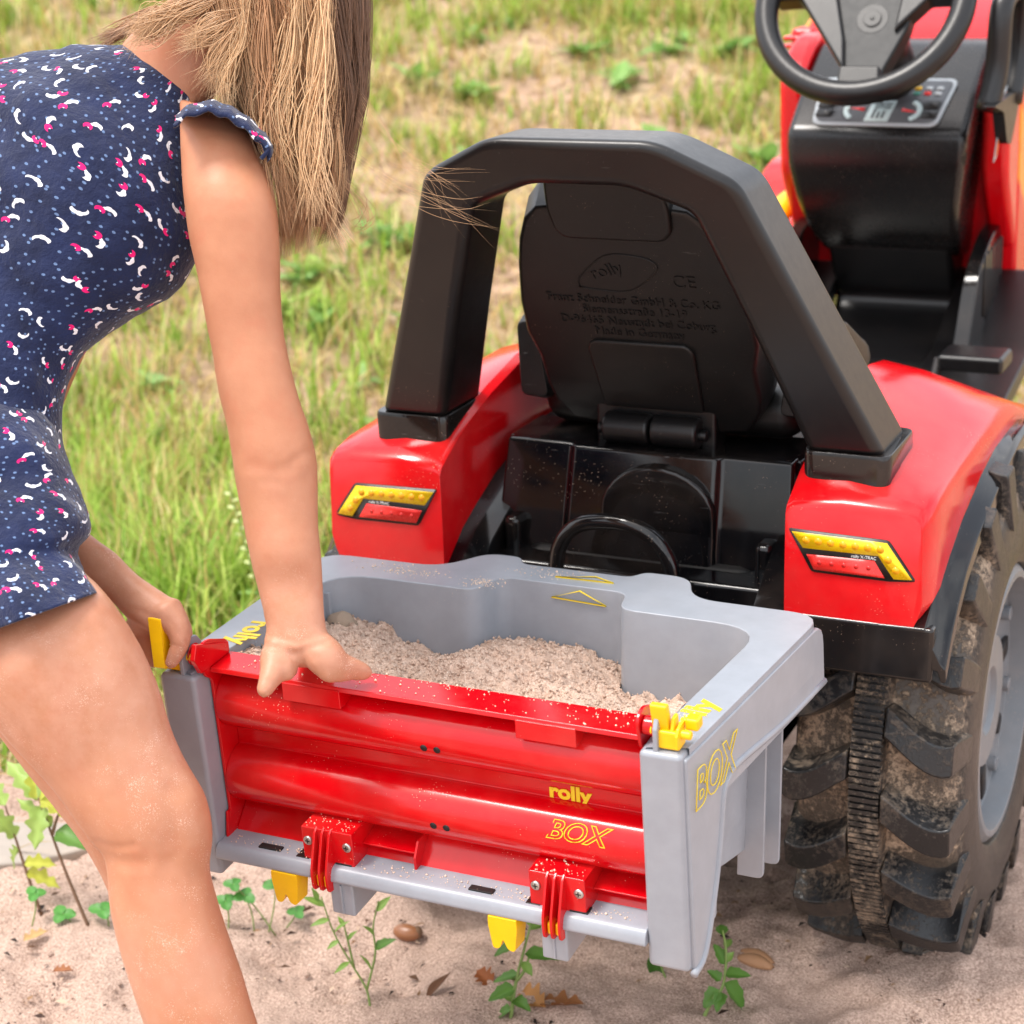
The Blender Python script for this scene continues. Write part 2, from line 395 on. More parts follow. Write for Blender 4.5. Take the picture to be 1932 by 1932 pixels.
# ================================================================== TRANSPORT BOX
EV = np.array([0, .08, -.9968]); EN = np.array([0, -.9968, -.08])
def GP(a, v, n): return np.array([a, 0, .5])+EV*v+EN*n
def gbox(name, a0, a1, v0, v1, n0, n1, mat, parent, bevel=.0015, seg=2):
    vs = [GP(a, v, n) for a in (a0, a1) for v in (v0, v1) for n in (n0, n1)]
    return mk(name, vs, box8(0, 1, 0, 1, 0, 1)[1], mat, parent, bevel=bevel, seg=seg)
def gext(name, vn, a0, a1, mat, parent, bevel=.0015, seg=2, ang=32):
    return extrude(name, [GP(a0, v, n) for v, n in vn], [GP(a1, v, n) for v, n in vn], mat, parent, bevel, seg, ang)
bt = thing('transport_box', 'grey plastic transport box with red tailgate hung on the tractor rear', 'box', (0, .17, .28))
def tub():
    XO = lambda y: .2355+.058*y
    outer = [(-XO(.004), .014), (-XO(.3), .312), (-.125, .314), (-.098, .364), (-.062, .364), (-.054, .347), (.058, .347), (.066, .364), (.112, .364), (.130, .314), (XO(.3), .312), (XO(.004), .014)]
    ro = [0, .03, .03, .02, .012, .012, .012, .012, .02, .03, .03, 0]
    inner = [(.2045, .004), (.2045, .08), (.214, .264), (.078, .266), (.070, .307), (-.058, .307), (-.066, .266), (-.214, .264), (-.2045, .08), (-.2045, .004)]
    ri = [0, .004, .045, .016, .014, .014, .016, .045, .004, 0]
    o2, i2 = fillet(outer, ro, 5), fillet(inner, ri, 6)
    V = []; Fc = []
    U = o2+i2; n = len(U); no = len(o2)
    V += [(x, y, .5) for x, y in U]; Fc.append(tuple(range(n)))
    b = len(V)                                         # inner wall and floor
    cx, cy = 0, .15
    V += [(cx+(x-cx)*.985, max(.06, min(y, cy+(y-cy)*.965)), .335) for x, y in i2]; m = len(i2)
    Fc += [(no+k, no+k+1, b+k+1, b+k) for k in range(m-1)]; Fc.append(tuple(b+k for k in range(m)))
    b2 = len(V)                                        # outer skirt, wraps under
    V += [(x*(1.012 if y > .1 else 1.0), y+.004 if y > .1 else y, .432) for x, y in o2]; Fc += [(k+1, k, b2+k, b2+k+1) for k in range(no-1)]
    b3 = len(V)
    V += [(x*.985, y-.005 if y > .1 else y, .432) for x, y in o2]; Fc += [(b2+k+1, b2+k, b3+k, b3+k+1) for k in range(no-1)]
    b4 = len(V)
    V += [(x*.985, y-.005 if y > .1 else y, .49) for x, y in o2]; Fc += [(b3+k+1, b3+k, b4+k, b4+k+1) for k in range(no-1)]
    mk('tub', V, Fc, 'grey', bt, bevel=.006, seg=4, ang=50)
    # lower outer body under the rim
    lo = fillet([(-.209, .062), (-.216, .292), (-.09, .296), (-.086, .335), (.09, .335), (.094, .296), (.216, .292), (.209, .062)], [.004, .02, .006, .012, .012, .006, .02, .004], 4)
    k = len(lo); V = [(x, y, .488) for x, y in lo]+[(x*.965, .06+(y-.06)*.95, .335-.21*(y-.06)) for x, y in lo]
    fb = [(i, i+1, k+i+1, k+i) for i in range(k-1)]+[tuple(range(k, 2*k))]
    mk('tub_body', V, fb, 'grey', bt, bevel=.003)
    for y0, zb in ((.105, .30), (.235, .272), (.282, .262)):       # moulded ribs on both flanks
        for sx in (-1, 1):
            pts = fillet([(.205, .49), (.228, .49), (.2245, zb), (.2, zb)], [0, 0, .006, 0], 3)
            extrude('side_rib', [(sx*a, y0, z) for a, z in pts], [(sx*a, y0+.0045, z) for a, z in pts], 'grey', bt, .001, 2)
    # side flange and tapering corner post of each side
    prof = fillet([(.005, .494), (.31, .494), (.317, .432), (.213, .437), (.108, .446), (.080, .436), (.0715, .40), (.0615, .362), (.042, .312), (.0215, .303)], [.003, .02, .006, 0, .012, .016, 0, 0, .006, .004], 4)
    for sx in (-1, 1):
        A = [(sx*(.2367+.058*y), y, z) for y, z in prof]; B = [(sx*(.2312+.058*y), y, z) for y, z in prof]
        extrude('side_flange', A, B, 'grey', bt, .0015, 2, 50)
        lip = [(sx*(.2360+.058*y), y, z) for y, z in [(.316, .436), (.213, .438), (.108, .447), (.088, .443), (.078, .434), (.0715, .40), (.0615, .362), (.040, .312), (.018, .303)]]
        tube('rolled_lip', spline(lip, 4), .0034, 'grey', bt, 8)
        # corner post: front face follows the gate plane
        a0, a1 = (.1995, .2345) if sx > 0 else (-.2345, -.1995)
        vs = [GP(a, v, 0) if q == 0 else GP(a, v, -.042) for a in (a0, a1) for v in (.002, .197) for q in (0, 1)]
        mk('corner_post', vs, box8(0, 1, 0, 1, 0, 1)[1], 'grey', bt, bevel=.0045, seg=4)
        # upright eyelet that holds the gate pin
        e = [(-.0, -.034), (-.016, -.034), (-.024, -.028), (-.027, -.018), (-.024, -.008), (-.016, -.003), (.004, -.003), (.004, -.034)]
        xa = sx*.2125
        gext('pin_eyelet', e, xa-.002, xa+.002, 'grey', bt, .001, 2, 25)
    # bottom rail: three lengths with hinge gaps, slots and feet
    for a0, a1 in ((-.2, -.1045), (-.0865, .1115), (.1285, .2)):
        pr = fillet([(.163, -.03), (.163, .002), (.1765, .006), (.178, -.03)], [0, .006, .004, 0], 4)
        gext('bottom_rail', pr, a0, a1, 'grey', bt, .001, 2, 40)
    for a in (-.150, .052): gbox('rail_slot', a-.011, a+.011, .1615, .166, -.012, -.005, 'dark', bt, .0005)
    for a in (-.116, .1): gbox('rail_pad', a-.0065, a+.0065, .1624, .168, -.016, -.0035, 'ink', bt, .0004)
    for a in (-.076, .14): gbox('rail_slot', a-.008, a+.008, .1615, .166, -.014, -.004, 'dark', bt, .0005)
    for a0, a1 in ((-.0885, -.066), (.108, .131)):
        f = gbox('foot', a0, a1, .177, .209, -.06, .002, 'grey', bt, .002)
        gbox('foot_rib', (a0+a1)/2-.001, (a0+a1)/2+.001, .179, .207, .0015, .0035, 'grey', f, .0004)
    # printing on the rim
    for sx in (-1, 1):
        e = Vector((sx*.058, 1, 0))
        if sx > 0: text_obj('rolly_print', 'rolly', .029, (.2235, .040, .5003), (.1, 1, 0), (-1, .1, 0), 'yprint', bt, depth=.0002, bold=.0009, sx=1.15)
        else: text_obj('rolly_print', 'rolly', .030, (-.2195, .128, .5003), (.1, -1, 0), (1, .1, 0), 'yprint', bt, depth=.0002, bold=.0009, sx=1.0)
    text_obj('box_print', 'BOX', .045, (.2397, .016, .4475), (.058, 1, 0), (0, 0, 1), 'yprint', bt, outline=.00055, shear=.12, bold=.0014, sx=.85)
    tri = [(-.005, .3045, .487), (.05, .3045, .4848), (.024, .3045, .4965)]
    tube('arrow_print', tri, .0008, 'yprint', bt, 6, closed=True)
    tri = [(-.008, .322, .5008), (.05, .324, .5008), (.028, .334, .5008)]
    tube('arrow_print', tri, .0008, 'yprint', bt, 6, closed=True)
tub()
def latch(sx):
    x = sx*.222; q = lambda a: x+sx*a
    root = gbox('latch', min(q(-.009), q(.009)), max(q(-.009), q(.009)), -.0145, .001, -.021, -.006, 'yellow', bt, .002, 3)
    pl = fillet([(-.012, -.010), (-.012, -.017), (-.036, -.012), (-.036, -.005)], [.001, .001, .002, .002], 2)
    if sx < 0: pl = fillet([(-.006, .006), (-.006, -.004), (-.052, -.004), (-.052, .004)], [.001, .001, .002, .002], 2)
    gext('latch_lever', pl, min(q(-.0135), q(-.0005)) if sx > 0 else -.2345, max(q(-.0135), q(-.0005)) if sx > 0 else -.2215, 'yellow', root, .0018, 3)
    wd = [(-.024, -.020), (-.024, -.011), (-.008, -.006), (-.008, -.022)]
    gext('latch_wedge', wd, min(q(.001), q(.004)), max(q(.001), q(.004)), 'yellow', root, .001, 2)
    arc = [(-.001+0, -.004), (-.012, -.004), (-.017, -.008), (-.019, -.014), (-.018, -.022), (-.001, -.022)]
    gext('latch_cheek', arc, min(q(.006), q(.0085)), max(q(.006), q(.0085)), 'yellow', root, .0008, 2)
    P = GP(0, -.011, -.012)
    cyl_x('latch_pin', min(q(-.016), q(.017)), max(q(-.016), q(.017)), P[1], P[2], .0036, 'yellow', root)
    gbox('latch_catch', min(q(.009), q(.020)), max(q(.009), q(.020)), -.021, -.011, -.030, -.018, 'yellow', root, .002)
    return root
latch(1); latch(-1)
for a in (-.131, .0755):                                  # hinge pin grips below the rail
    pts = fillet([(.176, -.014), (.184, -.0145), (.207, -.011), (.206, -.004), (.196, -.0005), (.206, .004), (.207, .011), (.184, .0145), (.176, .014)], [0, .003, .005, .004, .003, .004, .005, .003, 0], 3)
    r_ = extrude('hinge_pin_grip', [GP(a+x, v, -.010) for v, x in pts], [GP(a+x*.9, v, .006) for v, x in pts], 'yellow', bt, .002, 3)
def tailgate():
    W = -.046; n = 14
    prof = [(.0005, -.052), (.0005, -.020), (.0045, -.0185), (.0045, -.0215), (.0030, -.040), (.004, W)]
    r = .0264
    for vc, lo in ((.040, .0145), (.113, None)):
        a0 = -90
        for k in range(n+1):
            th = math.radians(-90+180*k/n); v, q = vc+r*math.sin(th), W+1.02*r*math.cos(th)
            if v > .006: prof.append((v, q))
    prof += [(.142, W), (.176, -.013), (.181, -.013), (.181, -.052)]
    g = gext('tailgate', prof, -.1955, .1955, 'redg', bt, .0008, 2, 40)
    for sx in (-1, 1):                                   # side plates with pin ear
        pl = [(.148, -.05), (.148, -.018), (.139, -.021), (.012, -.021), (.006, -.012), (-.018, -.006), (-.024, -.012), (-.025, -.022), (-.012, -.05)]
        a0, a1 = (.1955, .1985) if sx > 0 else (-.1985, -.1955)
        gext('side_plate', fillet(pl, [0, 0, .003, .004, .004, .005, .006, .006, .004], 3), a0, a1, 'redg', g, .0008, 2)
        lp = [(.14, -.048), (.14, -.016), (.181, -.008), (.181, -.048)]
        gext('side_plate', lp, a0+.0003, a1-.0003, 'redg', g, .0008, 2)
        P = GP(0, -.011, -.018)
        cyl_x('gate_pin', min(sx*.1985, sx*.2085), max(sx*.1985, sx*.2085), P[1], P[2], .0075, 'redg', g)
        cyl_x('gate_pin_collar', min(sx*.2075, sx*.2095), max(sx*.2075, sx*.2095), P[1], P[2], .0098, 'redg', g)
    wing = [(-.0, -.05), (-.0, -.006), (-.016, .002), (-.028, -.004), (-.010, -.05)]
    gext('corner_horn', wing, -.1995, -.1945, 'redg', g, .001, 2)
    for a0, a1 in ((-.1245, -.0695), (.089, .1410)): gbox('grip_block', a0, a1, .003, .0195, W, -.0175, 'redg', g, .0008)
    for a, b in ((.004, .034), (.016, .034), (.006, .107), (.018, .107)):      # drilled holes in the barrels
        vc = .040 if b < .07 else .113; dv = b-vc+.010; q = W+1.02*math.sqrt(r*r-dv*dv)
        c = GP(a, vc+dv, q+.0002); nn = EN*math.sqrt(r*r-dv*dv)/r+EV*dv/r; e2 = np.cross(nn, [1, 0, 0])
        ring = [c+.0031*(math.cos(2*math.pi*k/16)*np.array([1., 0, 0])+math.sin(2*math.pi*k/16)*e2) for k in range(16)]
        extrude('drilled_hole', ring, [p_-nn*.004 for p_ in ring], 'dark', g, 0)
    for a0, a1, fins in ((-.1145, -.0655, (-.0995, -.0925, -.0855)), (.0975, .1465, (.1145, .1215, .1285))):
        br = gbox('hinge_bracket', a0, a1, .1315, .170, W, -.0045, 'redg', g, .0012)
        for fa in fins:
            fp = fillet([(.130, -.006), (.1335, -.001), (.166, .011), (.185, .010), (.186, -.006)], [0, .001, .006, .006, 0], 3)
            gext('hinge_fin', fp, fa-.0011, fa+.0011, 'redg', br, .0005, 2)
        for k in (0, 1):
            fm = (fins[k]+fins[k+1])/2; gbox('hinge_knuckle', fm-.0022, fm+.0022, .1705, .182, -.004, .0065, 'yellow', br, .002, 3)
        for sa in (a0+.0062, a1-.0052):
            c = GP(sa, .1445, -.0045); sc = []
            for rr, hh in ((.0042, 0), (.0042, .0011), (.0034, .0018), (.0014, .0019)):
                sc += [c+EN*hh+rr*(math.cos(2*math.pi*k/20)*np.array([1., 0, 0])+math.sin(2*math.pi*k/20)*EV) for k in range(20)]
            s_ = mk('screw', sc, loft_faces(4, 20), 'steel', br)
            for q in (0, 1):
                l, w_ = (.0023, .0005) if q == 0 else (.0005, .0023)
                cc = GP(sa, .1445, -.0026); gbox('screw_slot', sa-l, sa+l, .1445-w_, .1445+w_, -.0035, -.00245, 'dark', s_, 0)
        # stiffening ribs right of each bracket
        e = a1+.05 if a0 < 0 else .1955
        gext('stiffening_rib', [(.1435, W), (.1490, -.022), (.1505, -.022), (.146, W)], a1, e, 'redg', g, .0004, 2)
        if a0 < 0: gext('stiffening_rib', [(.138, W), (.140, -.026), (.152, -.018), (.1665, -.018), (.17, W)], e, e+.0022, 'redg', g, .0004, 2)
    # lettering
    text_obj('rolly_print', 'rolly', .0180, GP(.1015, .0855, W+.0006), (1, 0, 0), -EV, 'yprint', g, bold=.0007, sx=1.12)
    th = math.radians(-32); c = GP(.1075, .113+r*math.sin(th), W+1.02*r*math.cos(th))
    nn = EN*math.cos(th)+EV*math.sin(th); up = -(EV*math.cos(th)-EN*math.sin(th))
    t_ = text_obj('box_print', 'BOX', .0225, c-up*.0095+nn*.0006, (1, 0, 0), up, 'yprint', g, outline=.00048, shear=.3, bold=.0004, sx=1.08)
    me = t_.data                                          # wrap the print round the barrel
    ctr = GP(0, .113, W)
    for vtx in me.vertices:
        p_ = np.array(vtx.co); d = p_-ctr; a_, v_, n_ = p_[0], np.dot(d, EV), np.dot(d, EN)
        k = (r*1.02+.0004)/math.hypot(v_, n_); vtx.co = GP(a_, .113+v_*k, W+n_*k)
tailgate()

# sand in the box
def heap():
    xs = np.arange(-.205, .2051, .0019); ys = np.arange(.052, .3045, .0019)
    X, Y = np.meshgrid(xs, ys, indexing='ij')
    Z = .438+.030*np.exp(-((X+.20)**2/.006+(Y-.2)**2/.012))+.020*np.exp(-((X+.03)**2/.004+(Y-.22)**2/.006))
    Z += .050*sstep(.17, .055, Y)*(.75+.25*sstep(.15, -.1, X))-.020*np.exp(-((X+.1)**2/.0025+(Y-.26)**2/.003))
    Z += .030*sstep(.13, .2, X)*sstep(.2, .08, Y)-.020*sstep(.02, .09, X)*sstep(.16, .27, Y)+.012*np.exp(-((X-.1)**2/.003+(Y-.13)**2/.004))
    P = np.stack([X, Y, 0*X], -1)
    Z += .010*fbm(P*26, 2)+.009*fbm(P*75+3, 2)+.006*vnoise(P*170)+.0045*vnoise(P*330)
    Z = np.minimum(Z, .4985)
    V = np.stack([X, Y, Z], -1).reshape(-1, 3); nx, ny = X.shape
    i = (np.arange(nx-1)[:, None]*ny+np.arange(ny-1)[None]).ravel()
    keep = np.array([not ((abs(V[k, 0]-.006) > .069) and V[k, 1] > .262) for k in i]); i = i[keep]
    return big_mesh('sand_heap', V, np.stack([i, i+ny, i+ny+1, i+1], 1), None)
t = NT('loose_sand'); p = t.p
c = t.mix(t.ramp(t.noise(520, 2, .6), .3, .7), lin((200, 160, 136)), lin((255, 232, 214)))
c = t.mix(t.ramp(t.noise(60, 3, .6), .4, .7), c, lin((236, 204, 182)))
t.l(c, p.inputs['Base Color']); p.inputs['Roughness'].default_value = .95; p.inputs['Specular IOR Level'].default_value = .15
t.bump(t.noise(650, 3, .8), 1., .003); M['sand'] = t.m
hm = heap(); sh_ = wrap('sand_heap', hm, 'sand'); tag(sh_, 'heap of loose damp sand filling the grey box behind its tailgate', 'sand')
def grains():                                            # crumbly surface of the heap
    n = len(hm.vertices); co = np.empty(n*3, np.float32); hm.vertices.foreach_get('co', co); co = co.reshape(-1, 3)
    use = np.unique(np.array([v_ for p_ in hm.polygons for v_ in p_.vertices])); k = 9000; c = co[rng.choice(use, k)]+rng.normal(0, .0008, (k, 3)); c[:, 2] = np.minimum(c[:, 2], .4985)
    r = rng.uniform(.0006, .0017, k)*rng.choice([1, 1, 1, 1.6], k); o = np.array([(1, 0, 0), (0, 1, 0), (-1, 0, 0), (0, -1, 0), (0, 0, 1), (0, 0, -1)])
    V = (c[:, None]+o[None]*r[:, None, None]*rng.uniform(.6, 1.25, (k, 6, 1))).reshape(-1, 3); b = 6*np.arange(k)[:, None]
    Fa = np.concatenate([b+np.array([f]) for f in ((0, 1, 4), (1, 2, 4), (2, 3, 4), (3, 0, 4), (1, 0, 5), (2, 1, 5), (3, 2, 5), (0, 3, 5))])
    o_ = wrap('sand_grains', big_mesh('sand_grains', V, Fa, None), 'sand'); o_.parent = sh_; o_['kind'] = 'stuff'
grains()
# crumbs of sand lying on rim and gate
M['crumb'] = plastic('sand_grain', (236, 208, 184), .8)
def crumbs():
    spots = [(-.195, -.1, .275, .308, 150, .5), (-.085, -.05, .272, .3, 110, .5), (-.06, .03, .315, .345, 70, .5), (-.06, .19, -.0, .048, 0, .5), (.2, .228, .03, .09, 70, .5)]
    V = []; Fs = []; nv = 0
    def add(x, y, z, n):
        nonlocal nv
        r = rng.uniform(.0003, .0008, n)*rng.choice([1, 1, 1, 1.8], n); o = np.array([(1, 0, 0), (-1, 0, 0), (0, 1, 0), (0, -1, 0), (0, 0, 1), (0, 0, -1)])
        c = np.stack([x, y, z+r*.4], -1); V.append((c[:, None]+o[None]*r[:, None, None]*rng.uniform(.6, 1.2, (n, 6, 1))).reshape(-1, 3))
        b = nv+6*np.arange(n)[:, None]
        for f in ((0, 2, 4), (2, 1, 4), (1, 3, 4), (3, 0, 4), (2, 0, 5), (1, 2, 5), (3, 1, 5), (0, 3, 5)): Fs.append(b+np.array([f]))
        nv += 6*n
    for x0, x1, y0, y1, n, z in spots:
        if n == 0: continue
        add(rng.normal((x0+x1)/2, (x1-x0)/4, n), np.clip(rng.normal((y0+y1)/2, (y1-y0)/4, n), y0, y1), np.full(n, z), n)
    a = rng.uniform(-.18, .19, 260); q = -.052+.03*rng.random(260)**2.5; P = np.array([GP(i, .0004, k) for i, k in zip(a, q)]); add(P[:, 0], P[:, 1], P[:, 2], 260)
    for a0, a1 in ((-.113, -.067), (.1, .145)):
        a = rng.uniform(a0, a1, 50); q = rng.uniform(-.03, -.006, 50); P = np.array([GP(i, .1313, k) for i, k in zip(a, q)]); add(P[:, 0], P[:, 1], P[:, 2], 50)
    a = rng.uniform(-.19, .19, 300); q = rng.uniform(-.018, -.004, 300); P = np.array([GP(i, .1628, k) for i, k in zip(a, q)]); add(P[:, 0], P[:, 1], P[:, 2], 300)
    o = wrap('sand_crumbs', big_mesh('sand_crumbs', np.concatenate(V), np.concatenate(Fs), None), 'crumb', smooth=False)
    tag(o, 'spilled sand grains on the box rim and tailgate ledges', 'sand', kind='stuff')
crumbs()
def pebble(name, c, r, mat, sq=(1, 1, .8), seed=1, amp=.12, k=20):
    V = []; rn = np.random.default_rng(seed); q = rn.random(3)*9
    for i in range(k+1):
        th = math.pi*i/k
        for j in range(k*2):
            ph = 2*math.pi*j/(2*k); d = np.array([math.sin(th)*math.cos(ph), math.sin(th)*math.sin(ph), math.cos(th)])
            V.append(np.array(c)+d*np.array(sq)*r*(1+amp*2*vnoise(d*1.6+q)+amp*.5*vnoise(d*5+q)))
    return mk(name, V, loft_faces(k+1, 2*k, False), mat)
M['stone'] = plastic('weathered_stone', (152, 134, 116), .8, .3, film=.2, bump=.5)
st = at(645, 1176, Y=.235)
o = pebble('stone', st, .0135, 'stone', (1.15, .9, .85), 3); tag(o, 'small round grey brown stone with two pits half buried in the sand', 'stone')
for dx, dz in ((-.0065, .003), (-.0005, .002)):
    c = np.array(st)+np.array([dx+.003, -.0105, dz]); pebble('stone_pit', c, .0017, 'dark', seed=5, k=6).parent = o

# ================================================================== RIDE-ON TRACTOR
tr = thing('ride_on_tractor', 'red and black ride-on toy tractor with roll bar and muddy rear wheel', 'tractor', (0, 1.1, 0))
WY, WZ, WR = .715, .262, .285                              # rear axle
FY = [.4300, .4345, .448, .476, .51, .56, .64, .70, .76, .83, .89, .93]
def fi(ys, zs, y): return float(np.interp(y, ys, zs))
def fz(y):                                              # inner top, outer top, lower edge, lip
    return (fi((.43, .4345, .448, .476, .52, .60, .67, .75, .83, .93), (.556, .5635, .571, .585, .602, .624, .634, .626, .592, .540), y),
            fi((.43, .4345, .448, .476, .60, .80, .93), (.553, .559, .5635, .568, .574, .573, .535), y),
            fi((.43, .476, .53, .59, .69, .83, .93), (.445, .478, .503, .525, .543, .542, .510), y),
            fi((.43, .45, .476, .51, .56, .64, .74, .84, .93), (.412, .437, .460, .483, .502, .520, .540, .545, .510), y))
def fender(sx):
    V = []; n = 14
    for y in FY:
        a, b, lo, lip = fz(y); e = .006*max(0, 1-(y-.43)/.03)**2; xo = .3195-e*1.2
        k_ = max(0, 1-(y-.43)/.035)
        pts = [(.182, lo), (.182, (lo+a)/2), (.1825, a-.006), (.190, a), (.235, (a*.75+b*.25)+.004), (.285, (a*.25+b*.75)+.005), (.311-e, b+.003), (.3175-e, b-.003), (xo, b-.012), (xo+.001, (b+lo)/2), (xo+.002, lo+.030*k_), (xo-.002, lo+.014*k_), (.306, lo+.004*k_), (.288, lo)]
        V += [(sx*x, y, z) for x, z in pts]
    return mk('fender', V, loft_faces(len(FY), n), 'red', tr, bevel=.004, seg=3, ang=42)
def mudguard(sx):
    V = []; ys = [.4285, .438, .45, .476, .51, .56, .64, .70, .76, .84, .93]; n = 12
    for y in ys:
        a, b, lo, lip = fz(y); g = .0
        pts = [(.147, lo-.006), (.172, lo+.003), (.3185, lo+.006), (.326, (lo+lip)/2+.004), (.3335, lip+.006), (.3385, lip+.001), (.3395, lip-.012), (.3345, lip-.013), (.3305, lip-.002), (.318, lip+.001), (.18, lo-.016), (.149, lo-.045)]
        V += [(sx*x, y, z) for x, z in pts]
    o = mk('mudguard', V, loft_faces(len(ys), n), 'gloss', tr, bevel=.0015, seg=2, ang=40)
    ap = [(.4285, .452), (.4265, .415), (.424, .399), (.436, .399), (.445, .452)]
    ext_x('mudguard_apron', ap, min(sx*.184, sx*.3265), max(sx*.184, sx*.3265), 'gloss', o, .004, 3)
for sx in (-1, 1): fender(sx); mudguard(sx)
def tail_light(sx):
    Y0 = .4293
    def P(x, z): return np.array([sx*x, Y0+max(0, (x-.298))**2*20, z])
    outer = [(.186, .5365), (.282, .5345), (.3085, .497), (.283, .4945), (.209, .4955), (.199, .5135)]
    def sheet(name, pts, off, mat, parent):
        V = []; pts2 = []
        for i in range(len(pts)):
            a, b = np.array(pts[i]), np.array(pts[(i+1) % len(pts)])
            for k in range(6): pts2.append(tuple(a+(b-a)*k/6))
        A = [P(x, z)-np.array([0, off, 0]) for x, z in pts2]; B = [P(x, z)+np.array([0, .0015, 0]) for x, z in pts2]
        return extrude(name, A, B, mat, parent, 0)
    tl = sheet('tail_light', fillet(outer, [.002, .003, .002, .003, .003, 0], 2), .0010, 'ink', tr)
    am = [(.1895, .5338), (.2805, .532), (.3045, .4985), (.2875, .4975), (.2725, .5185), (.2005, .5185)]
    sheet('amber_lens', am, .0014, 'amber', tl)
    rd = [(.204, .5125), (.269, .5135), (.279, .4975), (.2115, .498)]
    sheet('red_lens', rd, .0014, 'redprint', tl)
    def disc(x, z, r, mat, off):
        c = P(x, z)-np.array([0, off, 0]); ring = [c+np.array([r*math.cos(2*math.pi*k/14), 0, r*math.sin(2*math.pi*k/14)]) for k in range(14)]
        return extrude('lamp_dot', ring, [q+np.array([0, .001, 0]) for q in ring], mat, tl, 0)
    for k in range(7): disc(.2035+.0118*k, .5262-.0002*k, .0036, 'amberd', .00155)
    for k in range(2): disc(.2818+.0075*k, .5155-.0095*k, .0036, 'amberd', .00155)
    for k in range(5): disc(.2165+.0118*k, .5055, .0022, 'redprintd', .00155)
    z = .5145
    if sx > 0: text_obj('light_print', 'rolly X-TRAC', .0042, P(.247, z)-np.array([0, .0016, 0]), (1, 0, 0), (0, 0, 1), 'white', tl, .0002)
    else: text_obj('light_print', 'rolly X-TRAC', .0042, P(.266, z)-np.array([0, .0016, 0]), (1, 0, 0), (0, 0, 1), 'white', tl, .0002)
for sx in (-1, 1): tail_light(sx)
# roll bar and its boots
def rollbar():
    half_o = [(.268, .600), (.2105, .735), (.154, .869), (.081, .9045)]
    half_i = [(.193, .600), (.150, .725), (.1085, .838), (.0475, .861)]
    P = half_o+[(-x, z) for x, z in reversed(half_o)]+[(-x, z) for x, z in half_i]+[(x, z) for x, z in reversed(half_i)]
    rad = [0, 0, .014, .018, .018, .014, 0, 0, 0, 0, .010, .014, .014, .010, 0, 0]
    Q = fillet(P, rad, 6); yr = lambda z: .465-.367*(z-.6)
    dep = lambda z: .090-.02*(z-.6)
    extrude('roll_bar', [(x, yr(z), z) for x, z in Q], [(x, yr(z)+dep(z), z) for x, z in Q], 'black', tr, .011, 4, 35)
    for sx in (-1, 1):
        a0, a1 = .1885, .273
        V = []
        for z, e in ((.560, -.001), (.600, 0.), (.604, -.001), (.604, -.004)):
            pts = fillet([(a0-e, .460-e), (a1+e, .460-e), (a1+e, .562+e), (a0-e, .562+e)], .012, 4)
            V += [(sx*x, y, z+.02*(y-.46)*(1 if z > .59 else 0)) for x, y in pts]
        mk('roll_bar_boot', V, loft_faces(4, 20), 'gloss', tr, bevel=.001, seg=2)
rollbar()
# rear centre panel
def rear_panel():
    pl = [(-.157, .56), (-.157, .537), (-.082, .537), (-.078, .530), (.078, .530), (.082, .537), (.157, .537), (.157, .56)]
    V = [(x, y+.004, .565) for x, y in pl]+[(x*1.03, y-.020, .47) for x, y in pl]+[(x*1.05, y-.03, .33) for x, y in pl]
    mk('rear_panel', V, loft_faces(3, 8), 'gloss', tr, bevel=.004, seg=3, ang=20)
    bx('panel_ledge', -.162, .162, .556, .64, .545, .5635, 'gloss', tr, .003)
    bx('panel_ledge', -.168, .168, .470, .52, .30, .455, 'gloss', tr, .006)
    arc = [(.02+.062*math.cos(a), .505+.05*math.sin(a)) for a in np.linspace(math.pi, 0, 14)]
    pts = arc+[(.082, .40), (-.042, .40)]
    extrude('panel_recess', [(x, .5145, z) for x, z in pts], [(x, .54, z) for x, z in pts], 'gloss', tr, .004, 3)
    for sx in (-1, 1): bx('inner_guard', min(sx*.128, sx*.148), max(sx*.128, sx*.148), .50, .80, .25, .49, 'gloss', tr, .008, 3)
    pth = [(-.066, .452, .36), (-.066, .452, .45), (-.059, .452, .486), (-.038, .452, .508), (0, .452, .5145), (.034, .452, .507), (.055, .452, .484), (.062, .452, .45), (.062, .452, .36)]
    tube('coupling_handle', spline(pth, 6), .0082, 'gloss', tr, 14)
rear_panel()
# chassis
bx('hitch_plate', -.05, .05, .318, .53, .355, .43, 'gloss', tr, .006)
bx('chassis', -.13, .13, .50, 1.75, .22, .46, 'seatblack', tr, .02, 3)
tube('rear_axle', [(-.3, WY, WZ), (.3, WY, WZ)], .018, 'dark', tr, 14)
